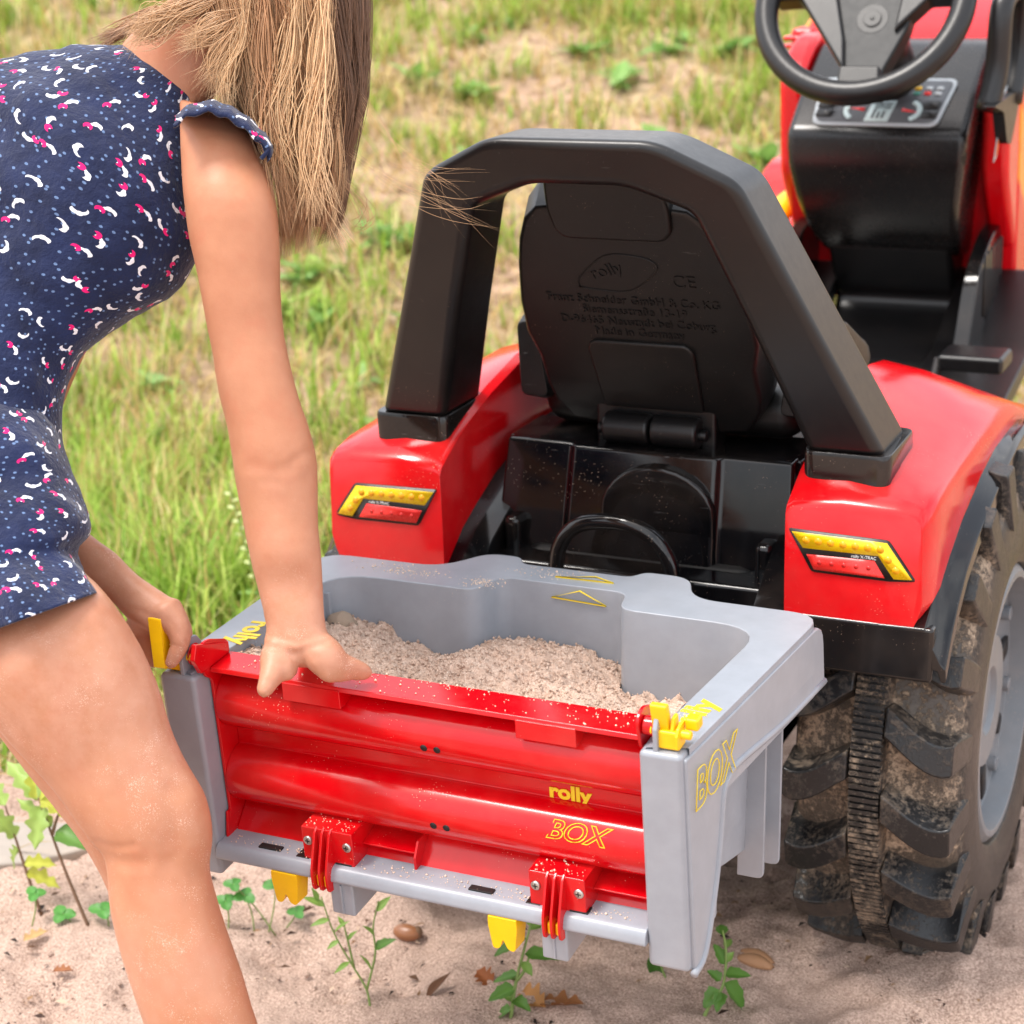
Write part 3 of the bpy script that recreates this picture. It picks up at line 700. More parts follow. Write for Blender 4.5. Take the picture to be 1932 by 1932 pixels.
# seat
SO, SN = np.array([0, .585, .57]), None
_sd = np.array([0, .465-.585, .80-.57]); _sd /= np.linalg.norm(_sd); SN = np.cross([1., 0, 0], _sd); SN = SN if SN[1] < 0 else -SN
def SP(x, s, n=0): return SO+np.array([x, 0, 0])+_sd*s+SN*n
def seat_px(px, py):
    q = on_plane(px, py, SO, SN); return q[0], np.dot(q-SO, _sd)
Z2 = lambda u, v: (618+.36*u, 154.6+.36*v)
Z11 = lambda u, v: ((1250+u*.3106)*.7728, (550+v*.3106)*.7728)
def sym(pts): return pts+[(-x, s) for x, s in reversed(pts)]
def seat():
    L = [seat_px(*Z2(*q)) for q in ((1440, 1795), (1290, 1765), (1190, 1660), (1150, 1580), (1110, 1440), (1040, 1310), (1005, 1150), (992, 960), (996, 830), (1020, 720), (1080, 655))]
    L = [(-abs(x), s) for x, s in L]; L.append((-.03, L[-1][1]+.006))
    pts = sym(L); k = len(pts)
    rings = []
    for n_, sc in ((-.012, .93), (0, 1.), (-.006, 1.0), (-.03, 1.035), (-.05, 1.03), (-.065, .96)):
        cx, cs = 0, .12; rings.append([SP(x*sc, cs+(s-cs)*sc, n_) for x, s in pts])
    rings = [rings[1], rings[2], rings[3], rings[4], rings[5]]
    V = [p_ for r_ in rings for p_ in r_]
    st = mk('seat', V, loft_faces(len(rings), k), 'seatblack', tr, bevel=.006, seg=3, ang=40)
    H = [seat_px(*Z2(*q)) for q in ((1830, 852), (1220, 806), (1160, 760), (1115, 640), (1103, 545))]
    xc = (H[0][0]+H[2][0])/2-.004; Hh = [(H[1][0]-xc, H[1][1]), (H[2][0]-xc, H[2][1]), (H[3][0]-xc, H[3][1]), (H[4][0]-xc, H[4][1]), (H[4][0]-xc+.004, H[4][1]+.03)]
    pts = fillet(sym(Hh), [.012, .012, .01, .004, .012, .012, .004, .01, .012, .012], 4)
    extrude('headrest', [SP(x, s, .006) for x, s in pts], [SP(x*1.0, s, -.05) for x, s in pts], 'seatblack', st, .005, 4)
    Pk = [seat_px(*Z11(*q)) for q in ((740, 1400), (680, 1200), (600, 930), (640, 885))]; Pk = [(-abs(x), s) for x, s in Pk]
    pk = fillet(sym(Pk), [0, 0, .006, .006, .006, .006, 0, 0], 4)
    extrude('back_pocket', [SP(x, s, .0045) for x, s in pk], [SP(x, s, -.004) for x, s in pk], 'seatblack', st, .003, 3)
    c0 = SP(0, .012, .008)
    bx('seat_hinge', -.066, .066, c0[1]-.004, c0[1]+.03, c0[2]-.03, c0[2]+.036, 'black', st, .004)
    for a0, a1 in ((-.052, -.001), (.001, .052)): cyl_x('hinge_barrel', a0, a1, c0[1]-.012, c0[2]+.004, .0165, 'black', st, 24, .004)
    for a0, a1 in ((-.060, -.050), (.050, .060)): cyl_x('hinge_pin', a0, a1, c0[1]-.012, c0[2]+.002, .006, 'black', st, 16, .002)
    V, f = box8(-.145, .145, .60, .90, .565, .62); mk('seat_cushion', V, f, 'seatblack', st, bevel=.025, seg=4)
    for sx in (-1, 1):
        V = []
        for y, z0, z1 in ((.585, .60, .68), (.63, .585, .70), (.72, .58, .67), (.80, .575, .63)):
            q = fillet([(.128, z0), (.160, z0), (.163, z1), (.14, z1+.002)], .008, 3); V += [(sx*x, y, z) for x, z in q]
        mk('seat_wing', V, loft_faces(4, 16), 'seatblack', st, bevel=.004)
    lines = (('Franz Schneider GmbH & Co. KG', .1745, .0155), ('Siemensstraße 13-19', .1610, .0155), ('D-96465 Neustadt bei Coburg', .1470, .0155), ('Made in Germany', .1335, .0155))
    for s_, y, h in lines: text_obj('moulded_lettering', s_, h*.92, SP(.002, y, .0004), (1, 0, 0), _sd, 'seatblack', st, .0010, align='CENTER', sx=.93)
    text_obj('moulded_lettering', 'CE', .021, SP(.048, .199, .0004), (1, 0, 0), _sd, 'seatblack', st, .0009)
    rt = lambda x, s_: (-.008+(x+.008)*.93-(s_-.19)*.36, .19+(x+.008)*.30+(s_-.19)*.93)
    dm = [(-.055, .186), (-.048, .197), (-.008, .214), (.022, .206), (.038, .194), (.034, .182), (-.004, .168), (-.038, .178), (-.055, .186)]
    tube('moulded_emblem', [SP(rt(x, s)[0], rt(x, s)[1]+.021, .0004) for x, s in spline(dm, 3)], .0009, 'seatblack', st, 6)
    text_obj('moulded_emblem', 'rolly', .020, SP(-.034, .2040, .0004), np.array([1., 0, 0])+_sd*.3, _sd-np.array([.3, 0, 0]), 'seatblack', st, .0008)
seat()
# console, floor and steering
def console():
    yz = fillet([(1.436, .776), (1.434, .73), (1.452, .668), (1.493, .620), (1.555, .582), (1.66, .57), (1.80, .60), (1.80, .90), (1.60, .885), (1.50, .826)], [.012, .02, .03, .03, .02, 0, 0, .02, .03, .01], 4)
    hx = lambda z: .128-.026*max(0., (.74-z)/.16)
    c = extrude('console', [(-hx(z), y, z) for y, z in yz], [(hx(z), y, z) for y, z in yz], 'consoleblack', tr, .012, 4)
    fl = fillet([(1.53, .60), (1.560, .545), (1.588, .512), (1.572, .492), (1.50, .472), (1.2, .436), (.92, .425), (.92, .38), (1.70, .40), (1.7, .6)], [0, .02, .02, .02, .03, .05, 0, 0, 0, 0], 5)
    ext_x('foot_tunnel', fl, -.092, .092, 'black', tr, .010, 3)
    for sx in (-1, 1):
        fp = fillet([(.95, .44), (1.25, .44), (1.45, .475), (1.62, .56), (1.64, .54), (1.46, .45), (1.25, .415), (.95, .415)], .02, 3)
        f = ext_x('footboard', fp, min(sx*.09, sx*.225), max(sx*.09, sx*.225), 'black', tr, .004, 2)
        for k in range(6): bx('footboard_rib', min(sx*.11, sx*.215), max(sx*.11, sx*.215), 1.02+k*.055, 1.032+k*.055, .437, .446, 'black', f, .002)
        sp = fillet([(1.38, .46), (1.46, .585), (1.55, .625), (1.72, .63), (1.80, .46)], [.01, .03, .03, .02, 0], 4)
        ext_x('side_panel', sp, min(sx*.128, sx*.150), max(sx*.128, sx*.150), 'gloss', tr, .008, 3)
        for k in range(7):
            y0 = 1.49+k*.022; bx('side_louvre', min(sx*.149, sx*.1525), max(sx*.149, sx*.1525), y0, y0+.010, .51-.004*k, .60+.002*k, 'gloss', tr, .002)
        V = [(sx*.16, 1.30, .33), (sx*.235, 1.30, .33), (sx*.235, 1.30, .355), (sx*.16, 1.30, .355)]
        bx('pedal', min(sx*.15, sx*.235), max(sx*.15, sx*.235), 1.20, 1.27, .50, .522, 'black', tr, .006)
    tube('crank', [(-.22, 1.235, .505), (-.145, 1.235, .505), (-.14, 1.30, .42), (.14, 1.16, .42), (.145, 1.235, .505), (.22, 1.235, .505)], .008, 'dark', tr, 10)
    # instrument panel lying on the sloping console top
    O = np.array([0, 1.4395, .7795]); ey = np.array([0, .066, .0505]); ey /= np.linalg.norm(ey); ex = np.array([1., 0, 0]); nz = np.cross(ex, ey)
    def Q(x, y, n=.0): return O+ex*x+ey*y+nz*(n+.0022)
    def plate(name, pts, n, mat, parent): return extrude(name, [Q(x, y, n) for x, y in pts], [Q(x, y, n-.003) for x, y in pts], mat, parent, 0)
    pn = plate('instrument_panel', fillet([(-.092, .004), (.085, .004), (.099, .098), (-.098, .098)], .014, 5), .0010, 'silverprint', c)
    plate('panel_face', fillet([(-.087, .009), (.080, .009), (.094, .093), (-.093, .093)], .011, 5), .0016, 'panel', pn)
    plate('display', [(-.019, .011), (.015, .011), (.021, .052), (-.013, .052)], .0022, 'dial', pn)
    for k, (x, h) in enumerate(((-.010, .018), (-.003, .012), (.004, .014))): plate('display_bar', [(x, .017), (x+.003, .017), (x+.003+h*.13, .017+h), (x+h*.13, .017+h)], .0026, 'ink', pn)
    for q in (0, 1): text_obj('display_print', ('23.54 ccm', '16.7 l/min')[q], .0062, Q(-.009, .043-.007*q, .0026), ex, ey, 'ink', pn, .0002)
    for cx, sg, a0, a1 in ((-.030, -1, 100, 240), (.038, 1, -70, 70)):
        A = [math.radians(a0+(a1-a0)*k/14) for k in range(15)]
        pts = [(cx+.022*math.cos(a), .033+.022*math.sin(a)) for a in A]+[(cx+.014*math.cos(a), .033+.014*math.sin(a)) for a in reversed(A)]
        plate('gauge_arc', pts, .0022, 'dial', pn)
        for k in range(9):
            a = A[0]+(A[-1]-A[0])*k/8; x, y = cx+.0235*math.cos(a), .033+.0235*math.sin(a); plate('gauge_tick', [(x-.0012, y-.0012), (x+.0012, y-.0012), (x+.0012, y+.0012), (x-.0012, y+.0012)], .0027, 'ink', pn)
        if sg < 0: plate('gauge_needle', [(cx+.008, .037), (cx+.008, .031), (cx-.012, .036)], .003, 'redprint', pn)
        else: plate('gauge_needle', [(cx-.006, .037), (cx-.007, .032), (cx+.015, .029)], .003, 'redprint', pn)
    for x in (-.080, .070):
        for y in (.018, .036, .0545)[:2 if x > 0 else 2]: plate('rocker_switch', fillet([(x-.010, y), (x+.012, y), (x+.014, y+.014), (x-.008, y+.014)], .002, 2), .0045, 'ink', pn)
    for k, (m_, xx, yy) in enumerate((('yellow', .040, .074), ('silverprint', .056, .074), ('silverprint', .071, .074), ('green', .040, .064), ('redprint', .055, .064), ('silverprint', .070, .064), ('green', .014, .060))):
        plate('warning_lamp', fillet([(xx, yy), (xx+.010, yy), (xx+.011, yy+.006), (xx+.001, yy+.006)], .002, 2), .003, m_, pn)
    # steering wheel
    C0 = np.array([0, 1.365, .956]); nn = np.array([0, -.84, .545]); nn /= np.linalg.norm(nn); e1 = np.array([1., 0, 0]); e2 = np.cross(nn, e1); R0 = .1335
    ring = [C0+R0*(math.cos(a)*e1+math.sin(a)*e2) for a in np.linspace(0, 2*math.pi, 65)[:-1]]
    v, f = tube_data(ring, .0165, 14, True, 0); sw = mk('steering_wheel', v, f, 'black', tr)
    def W(x, y, n=0): return C0+e1*x+e2*y+nn*n
    hub = fillet([(-.045, .055), (-.062, -.005), (-.02, -.09), (-.020, -.128), (.040, -.128), (.038, -.095), (.062, -.03), (.07, .055)], [.01, .006, .004, 0, 0, .004, .01, .01], 4)
    extrude('wheel_hub', [W(x, y, -.012) for x, y in hub], [W(x, y, -.040) for x, y in hub], 'hub', sw, .004, 3)
    for pts in ([(-.05, .05), (-.128, .035), (-.126, .005), (-.09, .008), (-.012, -.10), (-.02, -.05)], [(.05, .05), (.128, .035), (.126, .010), (.085, .008), (.045, -.04)], [(-.02, -.09), (-.02, -.13), (.04, -.13), (.035, -.09)]):
        extrude('wheel_spoke', [W(x, y, -.004) for x, y in pts], [W(x, y, -.034) for x, y in pts], 'black', sw, .004, 3)
    for rr, h in ((.022, -.0115), (.0125, -.0095), (.003, -.008)):
        cr = [W(.012+rr*math.cos(a), -.018+rr*math.sin(a), h) for a in np.linspace(0, 6.283, 25)[:-1]]
        extrude('hub_button', cr, [W(.012+rr*.95*math.cos(a), -.018+rr*.95*math.sin(a), h-.004) for a in np.linspace(0, 6.283, 25)[:-1]], 'black', sw, .001, 2)
    text_obj('hub_lettering', 'rolly', .020, W(-.010, -.118, -.0115), e1, e2, 'black', sw, .001, shear=.3)
    tube('steering_column', [W(.01, 0, -.03), W(.01, -.03, -.16)], [.03, .04], 'black', tr, 16)
console()
# bonnet with printed flames
t = NT('bonnet_print'); p = t.p
sp = t.n('ShaderNodeSeparateXYZ'); t.l(t.pos(), sp.inputs[0])
fl = t.math('ADD', t.math('MULTIPLY', sp.outputs[1], 3.2), t.math('MULTIPLY', sp.outputs[2], 4.2))
wv = t.math('SINE', t.math('ADD', t.math('MULTIPLY', fl, 6.), t.math('MULTIPLY', t.noise(5, 2, .5), 5.)))
msk = t.math('MULTIPLY', t.ramp(wv, .15, .5), t.ramp(t.math('ABSOLUTE', sp.outputs[0]), .158, .166))
oc = t.mix(t.ramp(t.noise(14, 2, .5), .35, .65), lin((240, 96, 12)), lin((244, 150, 20)))
t.l(t.mix(msk, lin((214, 6, 20)), oc), p.inputs['Base Color']); p.inputs['Roughness'].default_value = .22; M['bonnet'] = t.m
def bonnet():
    yz = fillet([(1.62, .50), (1.60, .86), (1.66, .905), (1.80, .955), (2.25, .90), (2.32, .80), (2.32, .50)], [.01, .03, .03, .06, .06, .04, .01], 5)
    b = ext_x('bonnet', yz, -.170, .170, 'bonnet', tr, .022, 4)
    ry = fillet([(1.535, .70), (1.525, .85), (1.60, .895), (1.72, .90), (1.72, .60), (1.62, .58)], [.02, .03, .03, .02, .02, .02], 4)
    for sx in (-1, 1): ext_x('bonnet_shoulder', ry, min(sx*.1285, sx*.168), max(sx*.1285, sx*.168), 'red', b, .012, 3)
    q = at(1885, 262, X=.1702)
    text_obj('bonnet_print', 'X', .085, (.1712, q[1]-.03, q[2]-.02), (0, 1, .35), (0, -.2, 1), 'silverprint', b, .0006, bold=.004, shear=.25)
    text_obj('bonnet_print', 'X-TRAC', .085, (.1722, q[1]-.03, q[2]-.02), (0, 1, .35), (0, -.2, 1), M['bonnet_o'], b, .0006, shear=.25)
M['bonnet_o'] = plastic('orange_print', (236, 104, 24), .3)
bonnet()
def extras():
    # black exhaust/mirror bracket on the right of the bonnet
    A = at(1912, 200, X=.19); y0, z0 = A[1], A[2]
    pth = spline([(.165, y0-.05, z0+.0), (.172, y0-.035, z0+.05), (.175, y0-.03, z0+.13), (.178, y0+.02, z0+.15), (.18, y0+.08, z0+.14), (.178, y0+.09, z0+.06), (.175, y0+.06, z0)], 5)
    m = tube('exhaust_bracket', pth, .016, 'black', tr, 12)
    pl = fillet([(y0-.10, z0+.01), (y0-.03, z0-.005), (y0+.0, z0-.05), (y0+.03, z0-.055), (y0+.09, z0+.015)], .008, 3)
    ext_x('bracket_foot', pl, .168, .184, 'black', m, .004, 2)
    # red lamp pod on the left of the console
    c = at(1520, 165, X=-.165); x, y, z = c
    V, f = box8(x-.028, x+.024, y-.04, y+.05, z-.065, z+.035); pod = mk('lamp_pod', V, f, 'red', tr, bevel=.018, seg=4)
    for k in range(4): bx('pod_rib', x-.024, x+.020, y-.043, y+.0, z+.040+k*.011, z+.047+k*.011, 'red', pod, .003)
    bx('pod_arm', x-.02, x+.02, y-.02, y+.05, z-.12, z+.09, 'red', pod, .01, 3)
    cyl = [(x-.002+.02*math.cos(a), y-.0415, z-.018+.02*math.sin(a)) for a in np.linspace(0, 6.283, 21)[:-1]]
    extrude('pod_socket', cyl, [(a, b+.02, c_) for a, b, c_ in cyl], 'dark', pod, .001, 2)
    # front left fender with yellow bar
    c = at(1478, 345, X=-.27); x, y, z = c
    V = []
    for k in range(12):
        a = math.radians(15+k*13.5)
        for xx, rr in ((-.34, .19), (-.34, .205), (-.20, .205), (-.20, .19)): V.append((xx, y+.18-rr*math.cos(a), z-.185+rr*math.sin(a)))
    ff = mk('front_fender', V, loft_faces(12, 4), 'red', tr, bevel=.008, seg=3)
    c = at(1480, 388, X=-.19); tube('loader_arm', [(-.19, c[1]-.25, c[2]-.10), (-.19, c[1], c[2]), (-.19, c[1]+.35, c[2]+.03)], .018, 'yellow', tr, 8)
    c = at(1530, 470, X=-.16); tube('frame_rail', [(-.16, c[1]-.5, c[2]-.14), (-.16, c[1], c[2]), (-.16, c[1]+.2, c[2]+.05)], .022, 'red', tr, 8)
extras()
# rear wheels
t = NT('muddy_rubber'); p = t.p
mud = t.ramp(t.math('ADD', t.noise(13, 6, .75), t.math('MULTIPLY', t.noise(150, 6, .85), 1.0)), .98, 1.12)
at_ = t.n('ShaderNodeVertexColor', layer_name='tint'); sc = t.n('ShaderNodeSeparateColor'); t.l(at_.outputs[0], sc.inputs[0])
mud = t.math('MULTIPLY', t.math('ADD', mud, t.math('MULTIPLY', t.ramp(sc.outputs[0], .7, 1.), .22)), sc.outputs[0], clamp=True)
mc = t.mix(t.ramp(t.noise(240, 4, .8), .3, .7), lin((110, 94, 80)), lin((190, 168, 144)))
t.l(t.mix(mud, lin((24, 25, 27)), mc), p.inputs['Base Color'])
t.l(t.math('MULTIPLY_ADD', mud, .5, .32), p.inputs['Roughness'])
t.bump(t.math('ADD', mud, t.math('MULTIPLY', t.noise(300, 3, .7), .3)), .6, .002); M['tyre'] = t.m
def wheel():
    X0 = .262
    half = [(0, .2915), (.0160, .2905), (.0175, .268), (.03, .266), (.055, .260), (.072, .252), (.081, .243), (.0865, .228), (.0905, .200), (.0885, .176), (.083, .162), (.076, .160)]
    prof = [(-x, r) for x, r in reversed(half[1:])]+half; n = 120; V = []; T = []
    for k in range(n):
        a = 2*math.pi*k/n
        for x, r in prof:
            V.append((X0+x, WY-.95*r*math.cos(a), WZ+.95*r*math.sin(a))); T.append(1. if r > .24 and abs(x) > .0165 else (.5 if abs(x) <= .0165 else .14))
    m = len(prof); f = []
    for k in range(n):
        for i in range(m-1): f.append((k*m+i, k*m+i+1, ((k+1) % n)*m+i+1, ((k+1) % n)*m+i))
    def tinted(me, T):
        a = me.color_attributes.new('tint', 'FLOAT_COLOR', 'POINT'); T = np.asarray(T); a.data.foreach_set('color', np.c_[T, T, T, np.ones(len(T))].astype(np.float32).ravel())
    wh = mk('rear_wheel', V, f, 'tyre', tr, bevel=.002, seg=2, ang=35); tinted(wh.data, T)
    # fine cross grooves on the centre ridge
    V = []; Fc = []; N = 260
    for k in range(N):
        a = 2*math.pi*k/N; da = 2*math.pi/N*.31; b = len(V)
        for aa in (a-da, a+da):
            for x, r in ((-.0158, .2895), (-.0150, .2945), (.0150, .2945), (.0158, .2895)): V.append((X0+x, WY-.95*r*math.cos(aa), WZ+.95*r*math.sin(aa)))
        Fc += [(b+i, b+i+1, b+5+i, b+4+i) for i in range(3)]+[(b, b+4, b+7, b+3), (b, b+1, b+2, b+3), (b+4, b+5, b+6, b+7)]
    rg = mk('centre_ridge', V, Fc, 'tyre', wh, smooth=False); tinted(rg.data, [.75]*len(V)); rg['kind'] = 'stuff'
    # lugs
    K = 20
    def lug(s, k):
        V = []; st = 9; w0 = .0150; T = []
        for i in range(st):
            t_ = i/(st-1); x = s*(.0172+.0665*t_); off = -.004-.060*t_**1.15+.030*t_**3.2
            ww = w0*(1+.10*t_); base = .262-.024*t_**2.4; top = .2985-.008*t_**2.2
            for ang_, r in ((off-ww*1.35, base-.006), (off-ww, top), (off+ww*.9, top-.001), (off+ww*1.30, base-.006)):
                a = ang_/.275+2*math.pi*(k+(.45 if s < 0 else 0))/K; V.append((X0+x, WY-.95*r*math.cos(a), WZ+.95*r*math.sin(a)))
            T += [.8, .10, .22, 1.]
        for ang_, r in ((-.034-w0*1.1, .222), (-.034-w0*.9, .226), (-.034+w0*.9, .226), (-.034+w0*1.1, .222)):
            a = ang_/.275+2*math.pi*(k+(.45 if s < 0 else 0))/K; V.append((X0+s*.0895, WY-.95*r*math.cos(a), WZ+.95*r*math.sin(a)))
        T += [.14]*4
        o = mk('tread_lug', V, loft_faces(st+1, 4), 'tyre', wh, bevel=.0035, seg=3, ang=35); tinted(o.data, T); return o
    for s in (-1, 1):
        for k in range(K): lug(s, k)
    # rim
    pr = [(.078, .160), (.0845, .152), (.0845, .145), (.070, .142), (.060, .140), (.052, .105), (.058, .080), (.066, .075), (.066, .040), (.060, .035), (.060, .0)]
    V = []; n = 72
    for k in range(n):
        a = 2*math.pi*k/n
        for x, r in pr: V.append((X0+x, WY-.95*r*math.cos(a), WZ+.95*r*math.sin(a)))
    m = len(pr); f = [(k*m+i, k*m+i+1, ((k+1) % n)*m+i+1, ((k+1) % n)*m+i) for k in range(n) for i in range(m-1)]
    rim = mk('rim', V, f, 'rim', wh, bevel=.001, ang=40)
    for k in range(8):
        a = 2*math.pi*(k+.3)/8; cy, cz = WY-.122*math.cos(a), WZ+.122*math.sin(a); cyl_x('rim_bolt', X0+.05, X0+.066, cy, cz, .0085, 'rim', wh, 12, .002)
        a2 = a+.39; pts = [(WY-.95*r*math.cos(a2+d), WZ+.95*r*math.sin(a2+d)) for r, d in ((.092, -.12), (.092, .12), (.134, .09), (.134, -.09))]
        ext_x('rim_slot', fillet(pts, .008, 3), X0+.045, X0+.0605, 'dark', wh, 0)
    # the same wheel on the far side
    c = wh.copy(); COL.objects.link(c); c.location = (-2*X0, 0, 0)
    for ch in wh.children:
        if ch.name.startswith('rim_'): continue
        d = ch.copy(); COL.objects.link(d); d.parent = c; d.matrix_parent_inverse = Matrix.Identity(4)
wheel()

# ================================================================== PERSON
def ring(L, R, D, ratio=.9, n=24, Db=0.):
    A, B = at(*L, D=D), at(*R, D=D); c = (A+B)/2; a = (B-A)/2; b = ray((L[0]+R[0])/2, (L[1]+R[1])/2); b = b/np.linalg.norm(b)*np.linalg.norm(a)*ratio
    c = c+b/np.linalg.norm(b)*Db
    return [c+math.cos(2*math.pi*k/n)*a+math.sin(2*math.pi*k/n)*b for k in range(n)]
def dense(rings, m=3):
    A = np.array(rings); out = []
    for i in range(len(A)-1):
        p0 = A[max(i-1, 0)]; p1 = A[i]; p2 = A[i+1]; p3 = A[min(i+2, len(A)-1)]
        for k in range(m):
            t = k/m; out.append(.5*((2*p1)+(-p0+p2)*t+(2*p0-5*p1+4*p2-p3)*t*t+(-p0+3*p1-3*p2+p3)*t**3))
    out.append(A[-1]); return np.array(out)
class Soup:
    def __init__(s): s.V = []; s.F = []
    def add(s, V, F): o = len(s.V); s.V += [tuple(map(float, v)) for v in V]; s.F += [tuple(i+o for i in f) for f in F]
    def loft(s, rings, m=3):
        A = dense(rings, m); s.add(A.reshape(-1, 3), loft_faces(len(A), A.shape[1]))
    def limb(s, pts, radii, n=14, flat=1.):        # pts are world points
        P = spline(pts, 5); R = [float(x[0]) for x in spline([[r] for r in radii], 5)]
        e0 = P[0]+(P[0]-P[1])/np.linalg.norm(P[0]-P[1])*R[0]*.6; e1 = P[-1]+(P[-1]-P[-2])/np.linalg.norm(P[-1]-P[-2])*R[-1]*.7
        P = [e0]+P+[P[-1]+(e1-P[-1])*.6, e1]; R = [R[0]*.4]+R+[R[-1]*.78, R[-1]*.3]
        v, f = tube_data(P, R, n, False, 0, flat); s.add(v, f)
    def pxlimb(s, q, n=14, flat=1.):               # q: (px, py, D, radius px)
        s.limb([at(a, b, D=d) for a, b, d, r in q], [r*d/F for a, b, d, r in q], n, flat)
    def ball(s, c, rad, n=14, ax=None):
        V = []
        ax = ax or ((1, 0, 0), (0, 1, 0), (0, 0, 1)); ax = [np.array(a, float) for a in ax]
        for i in range(n+1):
            th = math.pi*i/n
            for j in range(2*n):
                ph = math.pi*j/n; d = (math.sin(th)*math.cos(ph), math.sin(th)*math.sin(ph), math.cos(th))
                V.append(np.array(c)+sum(ax[k]*d[k]*rad[k] for k in range(3)))
        s.add(V, loft_faces(n+1, 2*n, True))
    def remesh(s, name, vox, smooth, fac=.5):
        me = bpy.data.meshes.new(name); me.from_pydata(s.V, [], s.F); me.update()
        bm = bmesh.new(); bm.from_mesh(me); bmesh.ops.recalc_face_normals(bm, faces=bm.faces); bm.to_mesh(me); bm.free()
        o = bpy.data.objects.new(name+'_tmp', me); COL.objects.link(o)
        r = o.modifiers.new('r', 'REMESH'); r.mode = 'VOXEL'; r.voxel_size = vox
        q = o.modifiers.new('s', 'SMOOTH'); q.iterations = smooth; q.factor = fac
        dg = bpy.context.evaluated_depsgraph_get(); out = bpy.data.meshes.new_from_object(o.evaluated_get(dg)); bpy.data.objects.remove(o); out.name = name; return out
body = Soup()
DA = 1.565
arm = [((338, 186), (432, 212), 1.61), ((338, 238), (474, 254), 1.585), ((342, 300), (503, 308), 1.575), ((346, 370), (522, 380), DA), ((356, 450), (528, 455), DA), ((372, 520), (529, 530), DA), ((385, 590), (532, 600), DA), ((398, 660), (541, 660), DA), ((412, 740), (560, 735), DA), ((428, 805), (580, 795), DA), ((436, 855), (594, 845), DA), ((443, 905), (600, 895), DA), ((455, 975), (601, 970), DA), ((470, 1045), (605, 1040), 1.56), ((486, 1105), (609, 1105), 1.56), ((497, 1155), (612, 1155), 1.556), ((502, 1195), (617, 1195), 1.555), ((500, 1230), (625, 1222), 1.553)]
body.loft([ring(a, b, d, .86 if i < 14 else .72) for i, (a, b, d) in enumerate(arm)])
# right hand pressed on the tailgate edge: heel, thumb to the right, little finger over the front, three fingers into the box
body.loft([ring((502, 1190), (617, 1190), 1.555, .62), ring((497, 1215), (628, 1212), 1.553, .62), ring((503, 1240), (632, 1240), 1.556, .6), ring((520, 1258), (615, 1258), 1.562, .5)])
body.pxlimb([(585, 1205, 1.552, 30), (612, 1238, 1.548, 38), (635, 1257, 1.550, 32), (660, 1262, 1.556, 24), (682, 1267, 1.562, 19), (692, 1270, 1.565, 15)])
body.pxlimb([(622, 1252, 1.546, 30), (620, 1268, 1.544, 22), (640, 1270, 1.548, 17)])
body.pxlimb([(530, 1205, 1.552, 28), (520, 1240, 1.545, 29), (516, 1264, 1.538, 26), (508, 1284, 1.531, 21), (500, 1300, 1.526, 17), (497, 1305, 1.524, 15)])
body.pxlimb([(535, 1235, 1.545, 26), (543, 1262, 1.541, 21), (538, 1274, 1.538, 15)])
for (x0, x1, x2) in ((545, 562, 570), (565, 583, 590), (590, 602, 606)):
    body.pxlimb([(x0, 1238, 1.565, 20), (x1, 1222, 1.59, 19), (x2, 1216, 1.612, 17), (x2+3, 1226, 1.625, 14)])
# left arm behind the body, hand closed on the latch lever
body.limb([at(250, 240, D=1.76), at(150, 520, D=1.75), at(50, 790, D=1.72), at(70, 900, D=1.69)], [.036, .032, .028, .028])
fa = [((95, 900), (30, 960), 1.68), ((130, 962), (70, 1035), 1.66), ((172, 1009), (118, 1082), 1.645), ((217, 1043), (165, 1107), 1.635), ((253, 1080), (206, 1130), 1.625), ((290, 1106), (236, 1163), 1.615), ((322, 1126), (262, 1182), 1.61), ((344, 1150), (285, 1196), 1.608)]
body.loft([ring(a, b, d, .8) for a, b, d in fa])
body.pxlimb([(312, 1150, 1.606, 34), (333, 1180, 1.603, 27), (340, 1207, 1.601, 21), (334, 1230, 1.600, 17), (325, 1247, 1.600, 14), (321, 1254, 1.600, 12)])
body.pxlimb([(322, 1160, 1.615, 26), (345, 1190, 1.620, 20), (344, 1218, 1.626, 16), (332, 1238, 1.63, 13)])
for (x, d) in ((286, 1.636), (268, 1.640), (252, 1.645)):
    body.pxlimb([(x+12, 1168, 1.618, 20), (x-4, 1188, d-.004, 17), (x-10, 1214, d, 16), (x-4, 1240, d+.004, 14), (x+6, 1254, d+.008, 11)])
# right leg (near)
DL = 1.50
leg = [((-170, 1060), (90, 985), DL+.06), ((-115, 1175), (145, 1062), DL+.03), ((-68, 1283), (198, 1118), DL), ((-12, 1370), (250, 1190), DL), ((52, 1440), (296, 1288), DL), ((98, 1490), (322, 1370), DL), ((135, 1540), (352, 1435), DL), ((163, 1580), (386, 1492), DL), ((182, 1608), (400, 1545), DL), ((196, 1632), (401, 1590), DL), ((202, 1668), (396, 1640), DL), ((206, 1705), (410, 1695), DL), ((213, 1745), (428, 1750), DL), ((230, 1812), (449, 1812), DL), ((252, 1877), (468, 1875), DL), ((275, 1950), (490, 1945), DL)]
R_ = [ring(a, b, d, .92) for a, b, d in leg]
c0 = np.mean(R_[-1], 0); foot = np.array([c0[0]+.055, c0[1]-.02, .055])
for k, sc in ((.25, .98), (.5, .86), (.75, .68), (1., .56)):
    cc = c0+(foot-c0)*k; R_.append([cc+(p_-c0)*sc for p_ in R_[15]])
body.loft(R_)
fd = np.array([.55, .83, 0]); body.limb([foot+np.array([0, 0, -.005])-fd*.025, foot+fd*.05+np.array([0, 0, -.018]), foot+fd*.11+np.array([0, 0, -.030]), foot+fd*.15+np.array([0, 0, -.034])], [.030, .031, .026, .018], 14, .9)
